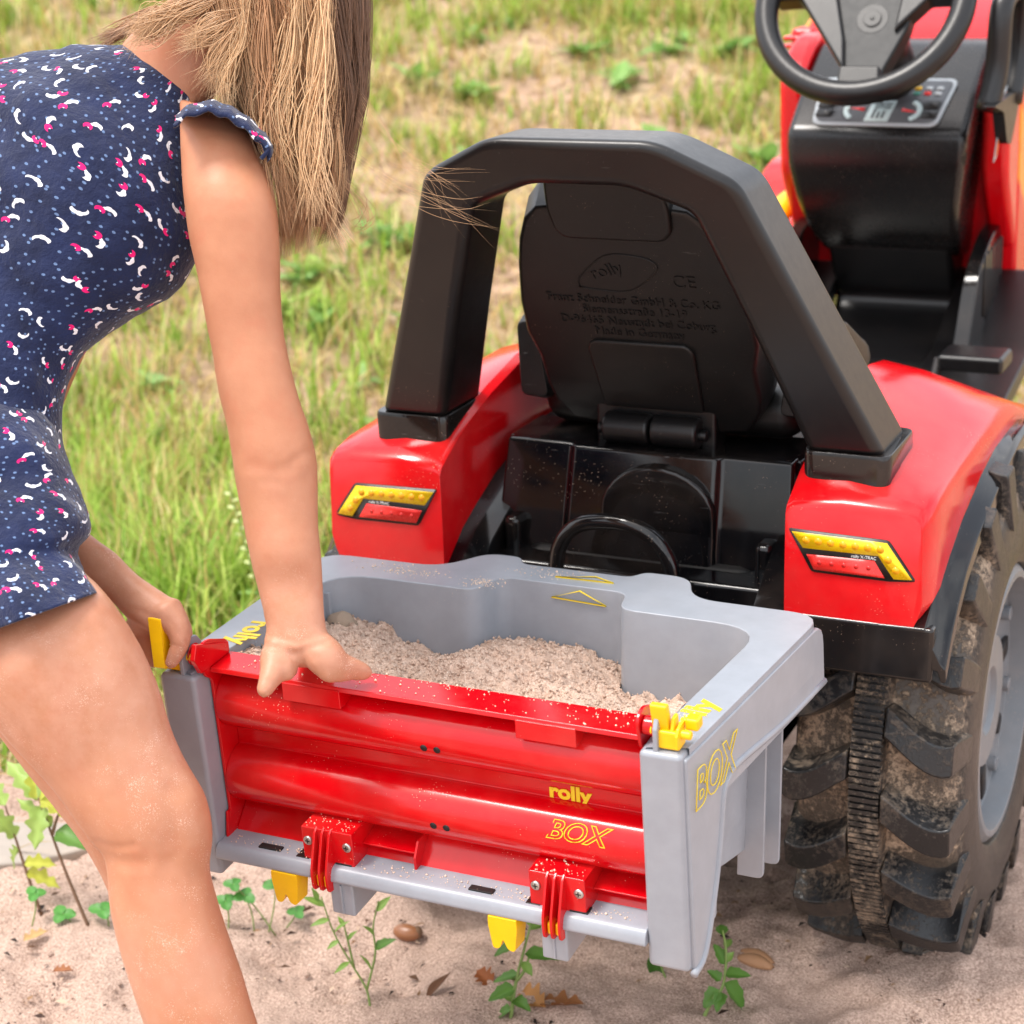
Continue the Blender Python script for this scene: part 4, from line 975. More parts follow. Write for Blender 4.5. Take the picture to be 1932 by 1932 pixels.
# left leg, hidden behind the right one
lk = at(245, 1570, D=1.598); ls = at(335, 1790, D=1.60); lt = at(385, 1930, D=1.60); la = lt+(lt-ls)*1.6; la[2] = .055
body.limb([at(-80, 1000, D=1.66), at(80, 1300, D=1.61), lk, ls, lt, la], [.066, .052, .038, .036, .034, .026])
body.limb([la-fd*.025, la+fd*.05+np.array([0, 0, -.02]), la+fd*.11+np.array([0, 0, -.032]), la+fd*.15+np.array([0, 0, -.036])], [.028, .029, .025, .017], 14, .9)
# trunk and neck
DT = 1.645
TR = [((225, 84), (385, 192), DT, .62), ((135, 77), (383, 262), DT, .68), ((20, 95), (385, 340), DT, .74), ((-50, 150), (376, 432), DT, .74), ((-100, 230), (362, 512), DT, .72), ((-150, 330), (298, 580), 1.64, .72), ((-180, 440), (212, 632), 1.63, .74), ((-200, 560), (152, 690), 1.62, .78), ((-215, 680), (116, 775), 1.61, .8), ((-235, 800), (114, 850), 1.60, .84), ((-255, 920), (136, 945), 1.59, .88), ((-250, 1040), (160, 1010), 1.585, .9)]
def shrink(r_, k): c = np.mean(r_, 0); return [c+(p_-c)*k for p_ in r_]
body.loft([shrink(ring(a, b, d, q), .66) for a, b, d, q in TR])
body.loft([ring((190, 150), (350, 255), DT, .5), ring((232, 80), (392, 200), DT, .62), ring((275, 40), (415, 170), DT-.002, .68), ring((330, -10), (450, 110), DT-.004, .8), ring((390, -60), (500, 60), DT-.006, .9)])
HC = at(512, -40, D=1.64); fdir = (RIGHT*.80-UP*.55+FWD*.22); fdir /= np.linalg.norm(fdir); hup = np.cross(np.cross(fdir, UP*.6+RIGHT*.5-FWD*.3), fdir); hup /= np.linalg.norm(hup); hs = np.cross(fdir, hup)
body.ball(HC, (.068, .085, .092), 16, (hs, fdir, hup))
body.limb([HC+fdir*.035-hup*.055, HC+fdir*.060-hup*.082], [.045, .022])
body.limb([HC+fdir*.082+hup*.012, HC+fdir*.092-hup*.012, HC+fdir*.098-hup*.026], [.006, .009, .010])
body.limb([HC+fdir*.083-hup*.052-hs*.016, HC+fdir*.088-hup*.052, HC+fdir*.083-hup*.052+hs*.016], [.004, .006, .004])
for e in (-1, 1): body.ball(HC+hs*e*.068-hup*.008, (.008, .016, .026), 10, (hs, fdir, hup))
t = NT('skin'); p = t.p
c = t.mix(t.ramp(t.noise(16, 4, .6), .3, .7), lin((174, 116, 86)), lin((192, 134, 102)))
c = t.mix(t.math('MULTIPLY', t.ramp(t.noise(38, 3, .6), .5, .75), .25), c, lin((184, 98, 72)))
sz = t.n('ShaderNodeSeparateXYZ'); t.l(t.pos(), sz.inputs[0])
low = t.ramp(sz.outputs[2], .80, .52)                      # dusty hands, forearms and legs
hd = t.math('MULTIPLY', t.ramp(sz.outputs[2], .66, .56), t.ramp(sz.outputs[2], .46, .50))      # hands are coated with dust
pale = t.math('MAXIMUM', t.math('MULTIPLY', t.math('MULTIPLY', low, t.ramp(t.noise(11, 4, .65), .42, .7)), .55), t.math('MULTIPLY', t.math('MULTIPLY', hd, t.ramp(t.noise(45, 4, .7), .25, .6)), .6))
c = t.mix(pale, c, lin((200, 150, 126)))
v = t.n('ShaderNodeTexVoronoi', i_Scale=900); t.l(t.pos(), v.inputs['Vector'])
th = t.math('MULTIPLY', t.math('MULTIPLY', low, t.ramp(t.noise(24, 5, .8), .44, .70)), .38)
grain = t.math('LESS_THAN', v.outputs['Distance'], th); c = t.mix(t.math('MULTIPLY', grain, .75), c, lin((236, 208, 190)))
# a healed scratch on the forearm
scp = at(550, 1077, D=1.53); dd = t.vmath('DISTANCE', t.pos(), tuple(map(float, scp))).outputs['Value']
c = t.mix(t.ramp(t.math('ADD', dd, t.math('MULTIPLY', t.noise(300, 2, .5), .004)), .009, .004), c, lin((190, 84, 72)))
t.l(c, p.inputs['Base Color']); t.l(t.math('MULTIPLY_ADD', grain, .4, .45), p.inputs['Roughness'])
p.inputs['Subsurface Weight'].default_value = .12; p.inputs['Subsurface Radius'].default_value = (1, .35, .2); p.inputs['Subsurface Scale'].default_value = .008
p.inputs['Specular IOR Level'].default_value = .35
t.bump(t.math('ADD', t.noise(500, 3, .6), t.math('MULTIPLY', grain, .8)), .18, .001); M['skin'] = t.m
me = body.remesh('person', .0027, 7)
def creases(me):
    n = len(me.vertices); co = np.empty(n*3, np.float32); me.vertices.foreach_get('co', co); P = co.reshape(-1, 3).astype(float)
    nr = np.empty(n*3, np.float32); me.vertices.foreach_get('normal', nr); N = nr.reshape(-1, 3).astype(float)
    v_ = P-CAM; D = v_@FWD; px = np.stack([966+F*(v_@RIGHT)/D, 966-F*(v_@UP)/D], -1); face = (N@FWD) < .25
    P = P+N*(.0014*fbm(P*22, 2)+.0003*fbm(P*90, 2))[:, None]
    for line, wd, dep, dmax in (([(480, 878), (512, 890), (545, 882)], 14, .0017, 1.56), ([(495, 908), (525, 910)], 8, .0010, 1.56), ([(555, 868), (585, 850)], 9, .0014, 1.56), ([(502, 1218), (550, 1234), (612, 1212)], 7, .0022, 1.56), ([(508, 1200), (560, 1212), (614, 1196)], 6, .0012, 1.56), ([(560, 1272), (556, 1245), (548, 1228)], 7, .0020, 1.56), ([(505, 1285), (520, 1292)], 5, .0012, 1.56), ([(655, 1248), (664, 1280)], 5, .0012, 1.57),
                                ([(188, 1612), (230, 1630), (270, 1630)], 14, .0022, 1.52), ([(180, 1590), (215, 1600), (250, 1596)], 8, .0018, 1.52), ([(325, 1500), (335, 1560), (325, 1620)], 26, .0030, 1.52), ([(318, 1170), (338, 1196)], 6, .0014, 1.62), ([(312, 1215), (342, 1222)], 5, .0014, 1.62), ([(255, 1150), (290, 1165)], 6, .0014, 1.62)):
        d = np.full(n, 1e9)
        for a, b in zip(line[:-1], line[1:]):
            a, b = np.array(a, float), np.array(b, float); ab = b-a; t_ = np.clip(((px-a)@ab)/(ab@ab), 0, 1); d = np.minimum(d, np.linalg.norm(px-a-t_[:, None]*ab, axis=1))
        k = .6*sstep(0, 1, np.clip(1-d/(wd*1.7), 0, 1))*(face & (D < dmax)); P = P-N*(dep*k)[:, None]
    me.vertices.foreach_set('co', P.astype(np.float32).ravel()); me.update()
creases(me)
pn = wrap('person', me, 'skin'); tag(pn, 'child in navy romper bending over the box with both hands on it', 'person')
t_ = NT('eye'); t_.p.inputs['Base Color'].default_value = (.05, .03, .02, 1); t_.p.inputs['Roughness'].default_value = .1; M['eye'] = t_.m
for e in (-1, 1):
    s = Soup(); s.ball(HC+fdir*.074+hup*.010+hs*e*.026, (.012, .010, .008), 8, (hs, fdir, hup)); mk('eye', s.V, s.F, 'eye', pn)
# romper cloth: navy with little birds and dots
t = NT('navy_bird_print'); p = t.p
uv = t.n('ShaderNodeUVMap', uv_map='UVMap').outputs[0]
wz = t.n('ShaderNodeVectorMath', operation='SCALE'); t.l(t.noise(9, 2, .5, out=1), wz.inputs[0]); wz.inputs['Scale'].default_value = .012
uv = t.vmath('ADD', uv, wz.outputs[0]).outputs[0]
def cellpos(scale, rnd, uvv):
    sv = t.n('ShaderNodeVectorMath', operation='SCALE'); t.l(uvv, sv.inputs[0]); sv.inputs['Scale'].default_value = scale
    vo = t.n('ShaderNodeTexVoronoi', voronoi_dimensions='2D', i_Scale=1., i_Randomness=rnd); t.l(sv.outputs[0], vo.inputs['Vector'])
    d = t.vmath('SUBTRACT', sv.outputs[0], vo.outputs['Position']).outputs[0]; return d, vo
d, vo = cellpos(48, .7, uv)
sc = t.n('ShaderNodeSeparateColor'); t.l(vo.outputs['Color'], sc.inputs[0])
rot = t.n('ShaderNodeVectorRotate', rotation_type='Z_AXIS'); t.l(d, rot.inputs['Vector']); t.l(t.math('MULTIPLY', sc.outputs[0], 6.283), rot.inputs['Angle']); dr = rot.outputs[0]
def disc(vec, c, r, sy=1.):
    q = t.vmath('SUBTRACT', vec, (c[0], c[1], 0)).outputs[0]; q = t.vmath('MULTIPLY', q, (1, sy, 0)).outputs[0]
    return t.math('LESS_THAN', t.vmath('LENGTH', q).outputs['Value'], r)
wing = t.math('SUBTRACT', disc(dr, (0, 0), .26, 1.7), disc(dr, (.05, .13), .21, 1.15), clamp=True)
tail = disc(dr, (-.05, -.10), .11, 1.3); wing = t.math('MAXIMUM', wing, tail)
pink = t.math('SUBTRACT', disc(dr, (.24, -.03), .15, 1.1), disc(dr, (.31, .07), .10), clamp=True)
show = t.math('GREATER_THAN', sc.outputs[2], .18); wing = t.math('MULTIPLY', wing, show)
pink = t.math('MULTIPLY', pink, t.math('MULTIPLY', show, t.math('GREATER_THAN', sc.outputs[1], .45)))
d2, vo2 = cellpos(125, .85, uv)
sc2 = t.n('ShaderNodeSeparateColor'); t.l(vo2.outputs['Color'], sc2.inputs[0])
L2 = t.vmath('LENGTH', t.vmath('MULTIPLY', d2, (1, 1, 0)).outputs[0]).outputs['Value']; dot = t.math('MULTIPLY', t.math('LESS_THAN', L2, .14), t.math('GREATER_THAN', sc2.outputs[0], .35))
navy = t.mix(t.ramp(t.noise(30, 3, .6), .3, .7), lin((15, 24, 54)), lin((26, 38, 76)))
c = t.mix(t.math('MULTIPLY', dot, .62), navy, lin((120, 148, 192))); c = t.mix(wing, c, lin((232, 232, 238))); c = t.mix(pink, c, lin((226, 20, 112)))
t.l(c, p.inputs['Base Color']); p.inputs['Roughness'].default_value = .75; p.inputs['Sheen Weight'].default_value = .25; p.inputs['Specular IOR Level'].default_value = .2
t.bump(t.math('ADD', t.math('MULTIPLY', t.noise(900, 2, .5), .1), t.noise(26, 4, .65)), .6, .011); M['cloth'] = t.m
def cloth(name, rings, mat, parent, m=5, amp=.004, freq=14, caps=(False, False), stretch=(1, 1, .45)):
    A = dense(rings, m); K, n = A.shape[:2]; C = A.mean(1, keepdims=True); N = A-C; N /= np.linalg.norm(N, axis=2, keepdims=True)
    A = A+N*(amp*1.1*fbm(A*np.array(stretch)*freq+2.7, 3)+amp*.4*np.abs(fbm(A*freq*2.1, 2))-amp*.55)[..., None]
    for dv, am, fq in ((RIGHT*.80-UP*.60, amp*.9, 26), (RIGHT*.35-UP*.94, amp*.45, 38)):      # draped folds
        cr = np.cross(dv, FWD); fd_ = np.stack([A@dv*5, A@cr*fq, A@FWD*7], -1); A = A+N*(am*2*fbm(fd_+11.1, 2))[..., None]
    o = mk(name, A.reshape(-1, 3), loft_faces(K, n, False), mat, parent)
    mid = A.mean(1); vv = np.r_[0, np.cumsum(np.linalg.norm(np.diff(mid, axis=0), axis=1))]; rad_ = np.linalg.norm(A-A.mean(1, keepdims=True), axis=2).mean()
    uvl = o.data.uv_layers.new(name='UVMap'); uvd = np.zeros((len(o.data.loops), 2), np.float32); li = np.empty(len(o.data.loops), np.int32); o.data.loops.foreach_get('vertex_index', li)
    th_ = ((li % n)/n-.25) % 1.0; th_ = th_.reshape(-1, 4); th_ = np.where((th_.max(1, keepdims=True)-th_ > .5), th_+1, th_); uvd[:, 0] = th_.ravel()*2*math.pi*rad_; uvd[:, 1] = -vv[li//n]+len(name)*.37
    uvl.data.foreach_set('uv', uvd.ravel()); s = o.modifiers.new('thick', 'SOLIDIFY'); s.thickness = .0016; s.offset = 1
    return o
cloth('romper_top', [ring(a, b, d, q*1.03, 64) for a, b, d, q in TR], 'cloth', pn, 8, .0075, 15, stretch=(1, .6, .7))
SH = [((-205, 705), (106, 780), 1.606, .78), ((-240, 790), (118, 838), 1.59, .92), ((-280, 880), (122, 900), 1.575, 1.0), ((-285, 970), (156, 962), 1.555, 1.02), ((-255, 1045), (170, 1003), 1.54, 1.05), ((-225, 1100), (164, 1033), 1.53, 1.06), ((-185, 1165), (192, 1070), 1.515, 1.06), ((-145, 1238), (214, 1107), 1.503, 1.06)]
cloth('romper_shorts', [ring(a, b, d, q, 64) for a, b, d, q in SH], 'cloth', pn, 9, .012, 17)
LS = [((-262, 850), (70, 860), 1.64, .8), ((-235, 1000), (105, 990), 1.65, .7), ((-190, 1110), (140, 1050), 1.65, .6), ((-150, 1190), (170, 1090), 1.645, .55)]
cloth('romper_shorts', [ring(a, b, d, q, 48) for a, b, d, q in LS], 'cloth', pn, 6, .007, 20)
def frill_uv(o):
    uvl = o.data.uv_layers.new(name='UVMap')
    for l_ in o.data.loops: c_ = o.data.vertices[l_.vertex_index].co; uvl.data[l_.index].uv = (c_.x+c_.y*.7, c_.z+c_.y*.5)
def frill():                                              # short sleeve cap over the shoulder
    cv = spline([(330, 226), (356, 206), (398, 198), (430, 208), (462, 226), (490, 250), (508, 272), (513, 290)], 5); V = []; K = len(cv); n = 6
    for i, (x, y) in enumerate(cv):
        u_ = i/K; r_ = 3*math.sin(i*1.1)
        for dx, dy, D in ((-4, 2, 1.64), (0, -8+r_*.4, 1.60), (2, -9+r_*.6, 1.565), (1, -3+r_, 1.54), (-1, 6+r_, 1.528), (-4, 14+r_*1.2, 1.527)): V.append(at(x+dx*(1+u_), y+dy, D=D))
    f = [(i*n+j, i*n+j+1, (i+1)*n+j+1, (i+1)*n+j) for i in range(K-1) for j in range(n-1)]
    o = mk('sleeve_frill', V, f, 'cloth', pn); frill_uv(o); s = o.modifiers.new('thick', 'SOLIDIFY'); s.thickness = .002
    V = []
    for i in range(14):                                   # turned edge hanging at the sleeve tip
        a = i/13; x, y = 492+20*math.sin(a*math.pi)*.9+8*a, 256+46*a
        for j in range(7): V.append(at(x-5+1.5*math.sin(j*2+i), y, D=1.515+.02*j))
    o = mk('sleeve_edge', V, [(i*7+j, i*7+j+1, (i+1)*7+j+1, (i+1)*7+j) for i in range(13) for j in range(6)], 'cloth', pn); frill_uv(o); s = o.modifiers.new('thick', 'SOLIDIFY'); s.thickness = .003
frill()
# hair
t = NT('hair_strands'); p = t.p; a = t.n('ShaderNodeVertexColor', layer_name='tint'); t.l(a.outputs[0], p.inputs['Base Color'])
p.inputs['Roughness'].default_value = .38; p.inputs['Specular IOR Level'].default_value = .6; M['hair'] = t.m
t = NT('hair_base'); p = t.p; t.l(t.mix(t.noise(60, 3, .6), lin((84, 58, 40)), lin((140, 104, 74))), p.inputs['Base Color']); p.inputs['Roughness'].default_value = .6; M['hairbase'] = t.m
def hair():
    HB = [((385, -110), (655, -110), 1.63, .5), ((382, -40), (680, -40), 1.63, .55), ((392, 30), (684, 30), 1.63, .55), ((412, 100), (680, 100), 1.628, .5), ((440, 175), (672, 180), 1.622, .42), ((482, 245), (660, 250), 1.618, .38), ((522, 310), (645, 310), 1.615, .36), ((538, 380), (634, 380), 1.612, .34), ((544, 428), (618, 428), 1.61, .3)]
    A = dense([ring(a, b, d, q, 40) for a, b, d, q in HB], 4)
    hb = mk('hair', A.reshape(-1, 3), loft_faces(len(A), 40), 'hairbase', pn)
    LB = np.array([(352, -60), (372, 10), (404, 100), (436, 180), (478, 250), (524, 320), (532, 405), (530, 490)], float)
    RB = np.array([(676, -80), (690, 10), (688, 100), (682, 180), (666, 255), (656, 325), (650, 385), (634, 450)], float)
    TH = np.array([.062, .070, .066, .056, .046, .036, .028, .018]); DC = np.array([1.63, 1.63, 1.63, 1.625, 1.62, 1.616, 1.612, 1.61])
    paths = []; cols = []; rad = []
    light, mid, dark = [np.array(lin(c)) for c in ((226, 186, 140), (178, 132, 92), (104, 70, 46))]
    n = 8500; K = 24; tt = np.linspace(0, 1, K); ks = np.linspace(0, 7, K); i0 = np.clip(ks.astype(int), 0, 6); fr = (ks-i0)[:, None]
    Lp = LB[i0]*(1-fr)+LB[i0+1]*fr; Rp = RB[i0]*(1-fr)+RB[i0+1]*fr; Th = TH[i0]*(1-fr[:, 0])+TH[i0+1]*fr[:, 0]; Dc = DC[i0]*(1-fr[:, 0])+DC[i0+1]*fr[:, 0]
    for k in range(n):
        cl = rng.integers(0, 90); ang = (cl+.5)/90*2*math.pi if rng.random() < .8 else rng.uniform(0, 2*math.pi)
        rr = math.sqrt(rng.uniform(.5, 1.08)); ph = cl*1.7
        u = .5+.5*rr*np.cos(ang+rng.normal(0, .05)+.55*np.sin(tt*5+ph)*tt); w_ = rr*math.sin(ang)
        u = u+rng.normal(0, .018)+(.05+.03*math.sin(cl*3.1))*np.sin(tt*(8+3*math.sin(cl))+ph*2.)*tt
        pxy = Lp*(1-u[:, None])+Rp*u[:, None]; end = min(1., .90+.07*math.sin(cl*2.3)+rng.normal(0, .035)) if rng.random() < .8 else rng.uniform(.55, .95)
        D = Dc+Th*w_+rng.normal(0, .002)+.004*np.sin(tt*7+ph)*tt
        P = np.array([at(a, b, D=d) for (a, b), d in zip(pxy, D)])
        # shorten: resample to the strand end
        q = np.clip(tt*end, 0, 1)*(K-1); j = np.clip(q.astype(int), 0, K-2); f_ = (q-j)[:, None]; P = P[j]*(1-f_)+P[j+1]*f_
        if end > 1: P = P+(P[-1]-P[-2])*(end-1)*K*tt[:, None]**6*.6
        paths.append(P); um = float(u[6])
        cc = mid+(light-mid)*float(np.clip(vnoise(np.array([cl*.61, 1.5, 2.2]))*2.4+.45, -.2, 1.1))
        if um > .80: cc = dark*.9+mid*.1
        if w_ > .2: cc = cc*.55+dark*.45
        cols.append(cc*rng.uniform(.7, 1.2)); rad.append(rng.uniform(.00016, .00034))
    def loose(pts, cnt, spread, D, col, r=.00022, sd=.006):
        for _ in range(cnt):
            S = spline([(x+rng.normal(0, spread*(.4+i*.35)), y+rng.normal(0, spread*(.4+i*.35))) for i, (x, y) in enumerate(pts)], 8)
            q = np.linspace(0, len(S)-1, K); S = np.array(S); j = np.clip(q.astype(int), 0, len(S)-2); f_ = (q-j)[:, None]; S = S[j]*(1-f_)+S[j+1]*f_; dd_ = D+rng.normal(0, sd)
            paths.append(np.array([at(a, b, D=dd_+.0) for a, b in S])); cols.append(col*rng.uniform(.7, 1.2)); rad.append(r*rng.uniform(.8, 1.5))
    loose([(430, -80), (345, 5), (275, 38), (188, 82)], 170, 9, 1.70, mid, .0004)
    loose([(430, -80), (360, 0), (310, 45), (262, 72)], 120, 9, 1.69, light*.8+mid*.2, .0004)
    loose([(540, -90), (440, -25), (355, 12), (290, 45), (255, 68)], 260, 11, 1.592, light*.7+mid*.3, .00028, .006)
    loose([(560, -70), (470, 5), (405, 55), (352, 78)], 260, 13, 1.585, light*.75+mid*.25, .00028, .006)
    loose([(560, -50), (470, 30), (425, 95), (400, 150)], 260, 13, 1.582, light*.6+mid*.4, .00028, .006)
    loose([(470, -20), (455, 70), (430, 140), (424, 200)], 150, 11, 1.58, light, .0003, .01)
    loose([(440, -20), (425, 60), (412, 120), (440, 190)], 120, 9, 1.60, mid, .0003, .01)
    loose([(560, -20), (548, 110), (520, 230), (534, 330)], 110, 14, 1.562, light, .0004, .004)
    loose([(610, -20), (600, 120), (585, 260), (600, 400)], 110, 16, 1.562, light, .0004, .004)
    loose([(500, -20), (500, 110), (505, 230), (540, 420)], 110, 14, 1.562, mid, .0004, .004)
    loose([(660, 140), (720, 230), (800, 310), (900, 345)], 9, 14, 1.60, mid*.6+light*.4, .00011)
    loose([(655, 200), (730, 300), (800, 330), (860, 400)], 8, 16, 1.60, mid*.6+light*.4, .00011)
    loose([(650, 280), (760, 360), (850, 395), (930, 425)], 8, 14, 1.60, mid*.6+light*.4, .00011)
    loose([(640, 330), (700, 400), (660, 450)], 14, 14, 1.60, mid, .0002)
    loose([(600, 300), (620, 400), (650, 470)], 40, 12, 1.60, light, .00025)
    P = np.array(paths); N, K = P.shape[:2]; T = np.gradient(P, axis=1); T /= np.linalg.norm(T, axis=2, keepdims=True)+1e-9
    S1 = np.cross(T, FWD[None, None]); S1 /= np.linalg.norm(S1, axis=2, keepdims=True)+1e-9; S2 = np.cross(T, S1)
    R = np.array(rad)[:, None, None]*np.clip(1.25*(1-np.linspace(0, 1, K)**4), .15, 1)[None, :, None]
    V = np.stack([P+R*(math.cos(a)*S1+math.sin(a)*S2) for a in (0, 2.094, 4.189)], 2).reshape(-1, 3)
    base = (np.arange(N)[:, None]*K+np.arange(K-1)[None]).ravel()*3
    Fq = np.concatenate([np.stack([base+i, base+(i+1) % 3, base+3+(i+1) % 3, base+3+i], 1) for i in range(3)])
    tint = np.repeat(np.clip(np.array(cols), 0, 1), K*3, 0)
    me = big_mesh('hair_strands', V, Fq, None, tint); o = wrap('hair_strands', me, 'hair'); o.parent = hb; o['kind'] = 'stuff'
hair()

# ================================================================== PLANTS, LEAVES AND SMALL THINGS
def leaf_mesh(name, base, tip, width, kind='ovate', nrm=None, fold=.25, droop=.12, col=(120, 160, 70), K=9, serr=0.):
    base, tip = np.array(base, float), np.array(tip, float); ax = tip-base; L = np.linalg.norm(ax); ax /= L
    nrm = np.array(nrm if nrm is not None else (-FWD*.5+np.array([0, 0, .9])), float); nrm -= ax*np.dot(nrm, ax); nrm /= np.linalg.norm(nrm)+1e-9; sd = np.cross(nrm, ax); V = []; T = []
    if kind == 'oak': K = 15
    c = np.array(lin(col)); q = rng.random(3)*9
    for i in range(K+1):
        t_ = i/K
        if kind == 'oak': w_ = (.25+.75*math.sin(math.pi*min(1, t_**.8*.97+.03)))*(1+.34*math.sin(t_*3.2*2*math.pi-1.2))*.85
        elif kind == 'round': w_ = math.sin(math.pi*(.04+.93*t_**.75))**.6
        elif kind == 'lance': w_ = math.sin(math.pi*(.03+.95*t_**.8))**1.1*(1+serr*math.sin(t_*40))
        else: w_ = math.sin(math.pi*(.03+.95*t_**.62))**.85*(1+serr*math.sin(t_*36))
        if i in (0, K): w_ = .03
        for j in (-1, -.5, 0, .5, 1):
            h = abs(j)*fold*width*w_-droop*L*(t_**2)+.06*width*float(vnoise(np.array([t_*3, j*2, q[0]])))*2
            V.append(base+ax*L*t_*(1-.06*abs(j) if kind == 'oak' else 1)+sd*j*w_*width*.5+nrm*h); T.append(c*(1.12 if j == 0 else (.92+.2*vnoise(np.array([t_*4, j, q[1]])))))
    f = [(i*5+j, i*5+j+1, (i+1)*5+j+1, (i+1)*5+j) for i in range(K) for j in range(4)]
    me = big_mesh(name, V, f, None, np.clip(np.array(T), 0, 1)); return me
def add_leaf(parent, base, tip, width, mat='leaf', **k):
    me = leaf_mesh('leaf', base, tip, width, **k); o = wrap('leaf', me, mat); put(o, parent); return o
def gz(px, py):
    z = 0.
    for _ in range(6): q = at(px, py, Z=z); z = float(terrain(q[0], q[1]))+.002
    return at(px, py, Z=z)
M['stem'] = plastic('green_stem', (118, 140, 70), .5); M['woody'] = plastic('woody_stem', (112, 84, 62), .6)
def plant(name, label, cat, stems, leaves, stemmat='stem', rad=.0016, group=None):
    b = gz(*stems[0][0]); D0 = float(np.dot(b-CAM, FWD)); root = thing(name, label, cat, tuple(b), group)
    for st_ in stems:
        pts = [at(x, y, D=D0+.0) for x, y in st_]
        if st_ is stems[0]: pts[0] = pts[0]-np.array([0, 0, .004])
        P = spline(pts, 5); tube('stem', P, np.linspace(rad, rad*.5, len(P)), stemmat, root, 6)
    for l in leaves:
        (x0, y0), (x1, y1), w_ = l[:3]; k = dict(l[3]) if len(l) > 3 else {}
        dz = k.pop('dz', rng.uniform(-.02, .02)); add_leaf(root, at(x0, y0, D=D0), at(x1, y1, D=D0+dz), w_*D0/F, **k)
    return root
OG = dict(kind='oak', col=(158, 186, 96)); OY = dict(kind='oak', col=(196, 200, 84)); OD = dict(kind='ovate', col=(96, 140, 58), serr=.12)
plant('oak_seedling', 'oak seedling with lobed pale leaves and bent brown stem behind the leg', 'plant', [[(170, 1752), (128, 1655), (98, 1575), (72, 1505)], [(98, 1575), (112, 1530)]],
      [((72, 1508), (10, 1428), 46, OG), ((74, 1512), (62, 1420), 40, OY), ((76, 1510), (140, 1540), 46, OY), ((80, 1520), (62, 1605), 44, OG), ((98, 1560), (30, 1500), 34, OG), ((110, 1535), (150, 1480), 34, OG), ((105, 1570), (172, 1598), 44, OD)], 'woody', .0024)
plant('oak_seedling', 'smaller oak seedling with yellowing lower leaves beside the bent one', 'plant', [[(78, 1722), (55, 1660), (32, 1590), (10, 1520)]],
      [((28, 1580), (-20, 1520), 40, OG), ((36, 1600), (20, 1640), 40, OG), ((45, 1630), (110, 1628), 34, OY), ((50, 1645), (116, 1672), 34, OY), ((10, 1520), (-40, 1460), 40, OG)], 'woody', .0022)
def clover(label, pts, col=(84, 150, 62)):
    b = gz(*pts[0][0]); root = thing('clover', label, 'plant', tuple(b)); D0 = float(np.dot(b-CAM, FWD))
    for (bx0, by0), (cx, cy), r in pts:
        tube('stem', spline([at(bx0, by0, D=D0)-np.array([0, 0, .004]), at((bx0+cx)/2+4, (by0+cy)/2, D=D0), at(cx, cy, D=D0)], 4), .0009, 'stem', root, 5)
        a0 = rng.uniform(0, 6.28)
        for k in range(3):
            a = a0+k*2.094; add_leaf(root, at(cx, cy, D=D0), at(cx+r*math.cos(a), cy+r*.72*math.sin(a), D=D0-.012*math.sin(a)), r*.95*D0/F, kind='round', col=col, droop=.05, fold=.1)
clover('three-leaved clover growing at the foot of the oak seedlings', [((140, 1752), (118, 1725), 26), ((205, 1742), (192, 1716), 26), ((60, 1742), (66, 1686), 22)])
clover('clover patch in shade under the rear rail of the box', [((430, 1752), (425, 1700), 24), ((480, 1755), (462, 1690), 24), ((505, 1760), (520, 1668), 26), ((520, 1760), (440, 1668), 20), ((540, 1745), (560, 1720), 20)], (78, 140, 58))
LG = dict(kind='lance', col=(136, 172, 84))
plant('slender_weed', 'slender branching weed with tiny leaves between the two rail feet', 'plant', [[(700, 1912), (692, 1868), (664, 1820), (630, 1760), (606, 1692)], [(692, 1868), (708, 1800), (704, 1750), (714, 1700)], [(668, 1825), (655, 1770), (648, 1742)]],
      [((612, 1710), (572, 1690), 16, LG), ((622, 1735), (585, 1745), 14, LG), ((640, 1775), (616, 1790), 12, LG), ((630, 1760), (655, 1735), 10, LG), ((708, 1790), (745, 1770), 22, OD), ((706, 1765), (688, 1745), 12, LG), ((712, 1720), (735, 1690), 16, LG), ((660, 1815), (630, 1835), 12, LG), ((700, 1830), (684, 1800), 10, LG), ((650, 1750), (638, 1728), 10, LG), ((655, 1775), (672, 1755), 10, LG), ((600, 1700), (590, 1676), 12, LG)], 'stem', .0014)
plant('leafy_weed', 'leafy weed with toothed leaves growing below the yellow hinge grip', 'plant', [[(962, 1928), (972, 1860), (988, 1795), (1004, 1735)], [(975, 1850), (990, 1830), (1000, 1800)]],
      [((990, 1800), (1066, 1806), 30, OD), ((992, 1770), (928, 1800), 32, OD), ((978, 1838), (928, 1850), 22, OD), ((972, 1865), (920, 1885), 32, OD), ((970, 1885), (1000, 1905), 26, OD), ((966, 1905), (930, 1918), 26, OD), ((985, 1815), (1005, 1840), 20, LG), ((998, 1755), (1030, 1738), 20, LG), ((1000, 1745), (985, 1722), 18, LG), ((975, 1850), (950, 1838), 16, LG), ((968, 1890), (945, 1870), 18, LG)], 'stem', .0022)
plant('leafy_weed', 'weed with spade-shaped leaves curving up behind the right corner post', 'plant', [[(1322, 1925), (1345, 1885), (1364, 1860), (1370, 1800), (1364, 1755)]],
      [((1366, 1855), (1412, 1908), 40, OD), ((1358, 1868), (1326, 1900), 34, OD), ((1362, 1872), (1352, 1908), 26, OD), ((1368, 1838), (1416, 1838), 26, OD), ((1370, 1820), (1348, 1780), 26, OD), ((1368, 1790), (1380, 1768), 16, LG), ((1364, 1765), (1358, 1742), 24, OD), ((1360, 1850), (1335, 1830), 22, OD), ((1370, 1815), (1384, 1795), 16, LG)], 'stem', .0022)
plant('leafy_weed', 'single dark green leaf showing left of the right corner post', 'plant', [[(1262, 1855), (1250, 1830), (1240, 1800)]], [((1242, 1800), (1232, 1855), 34, dict(kind='ovate', col=(72, 118, 46)))], 'stem', .0014)
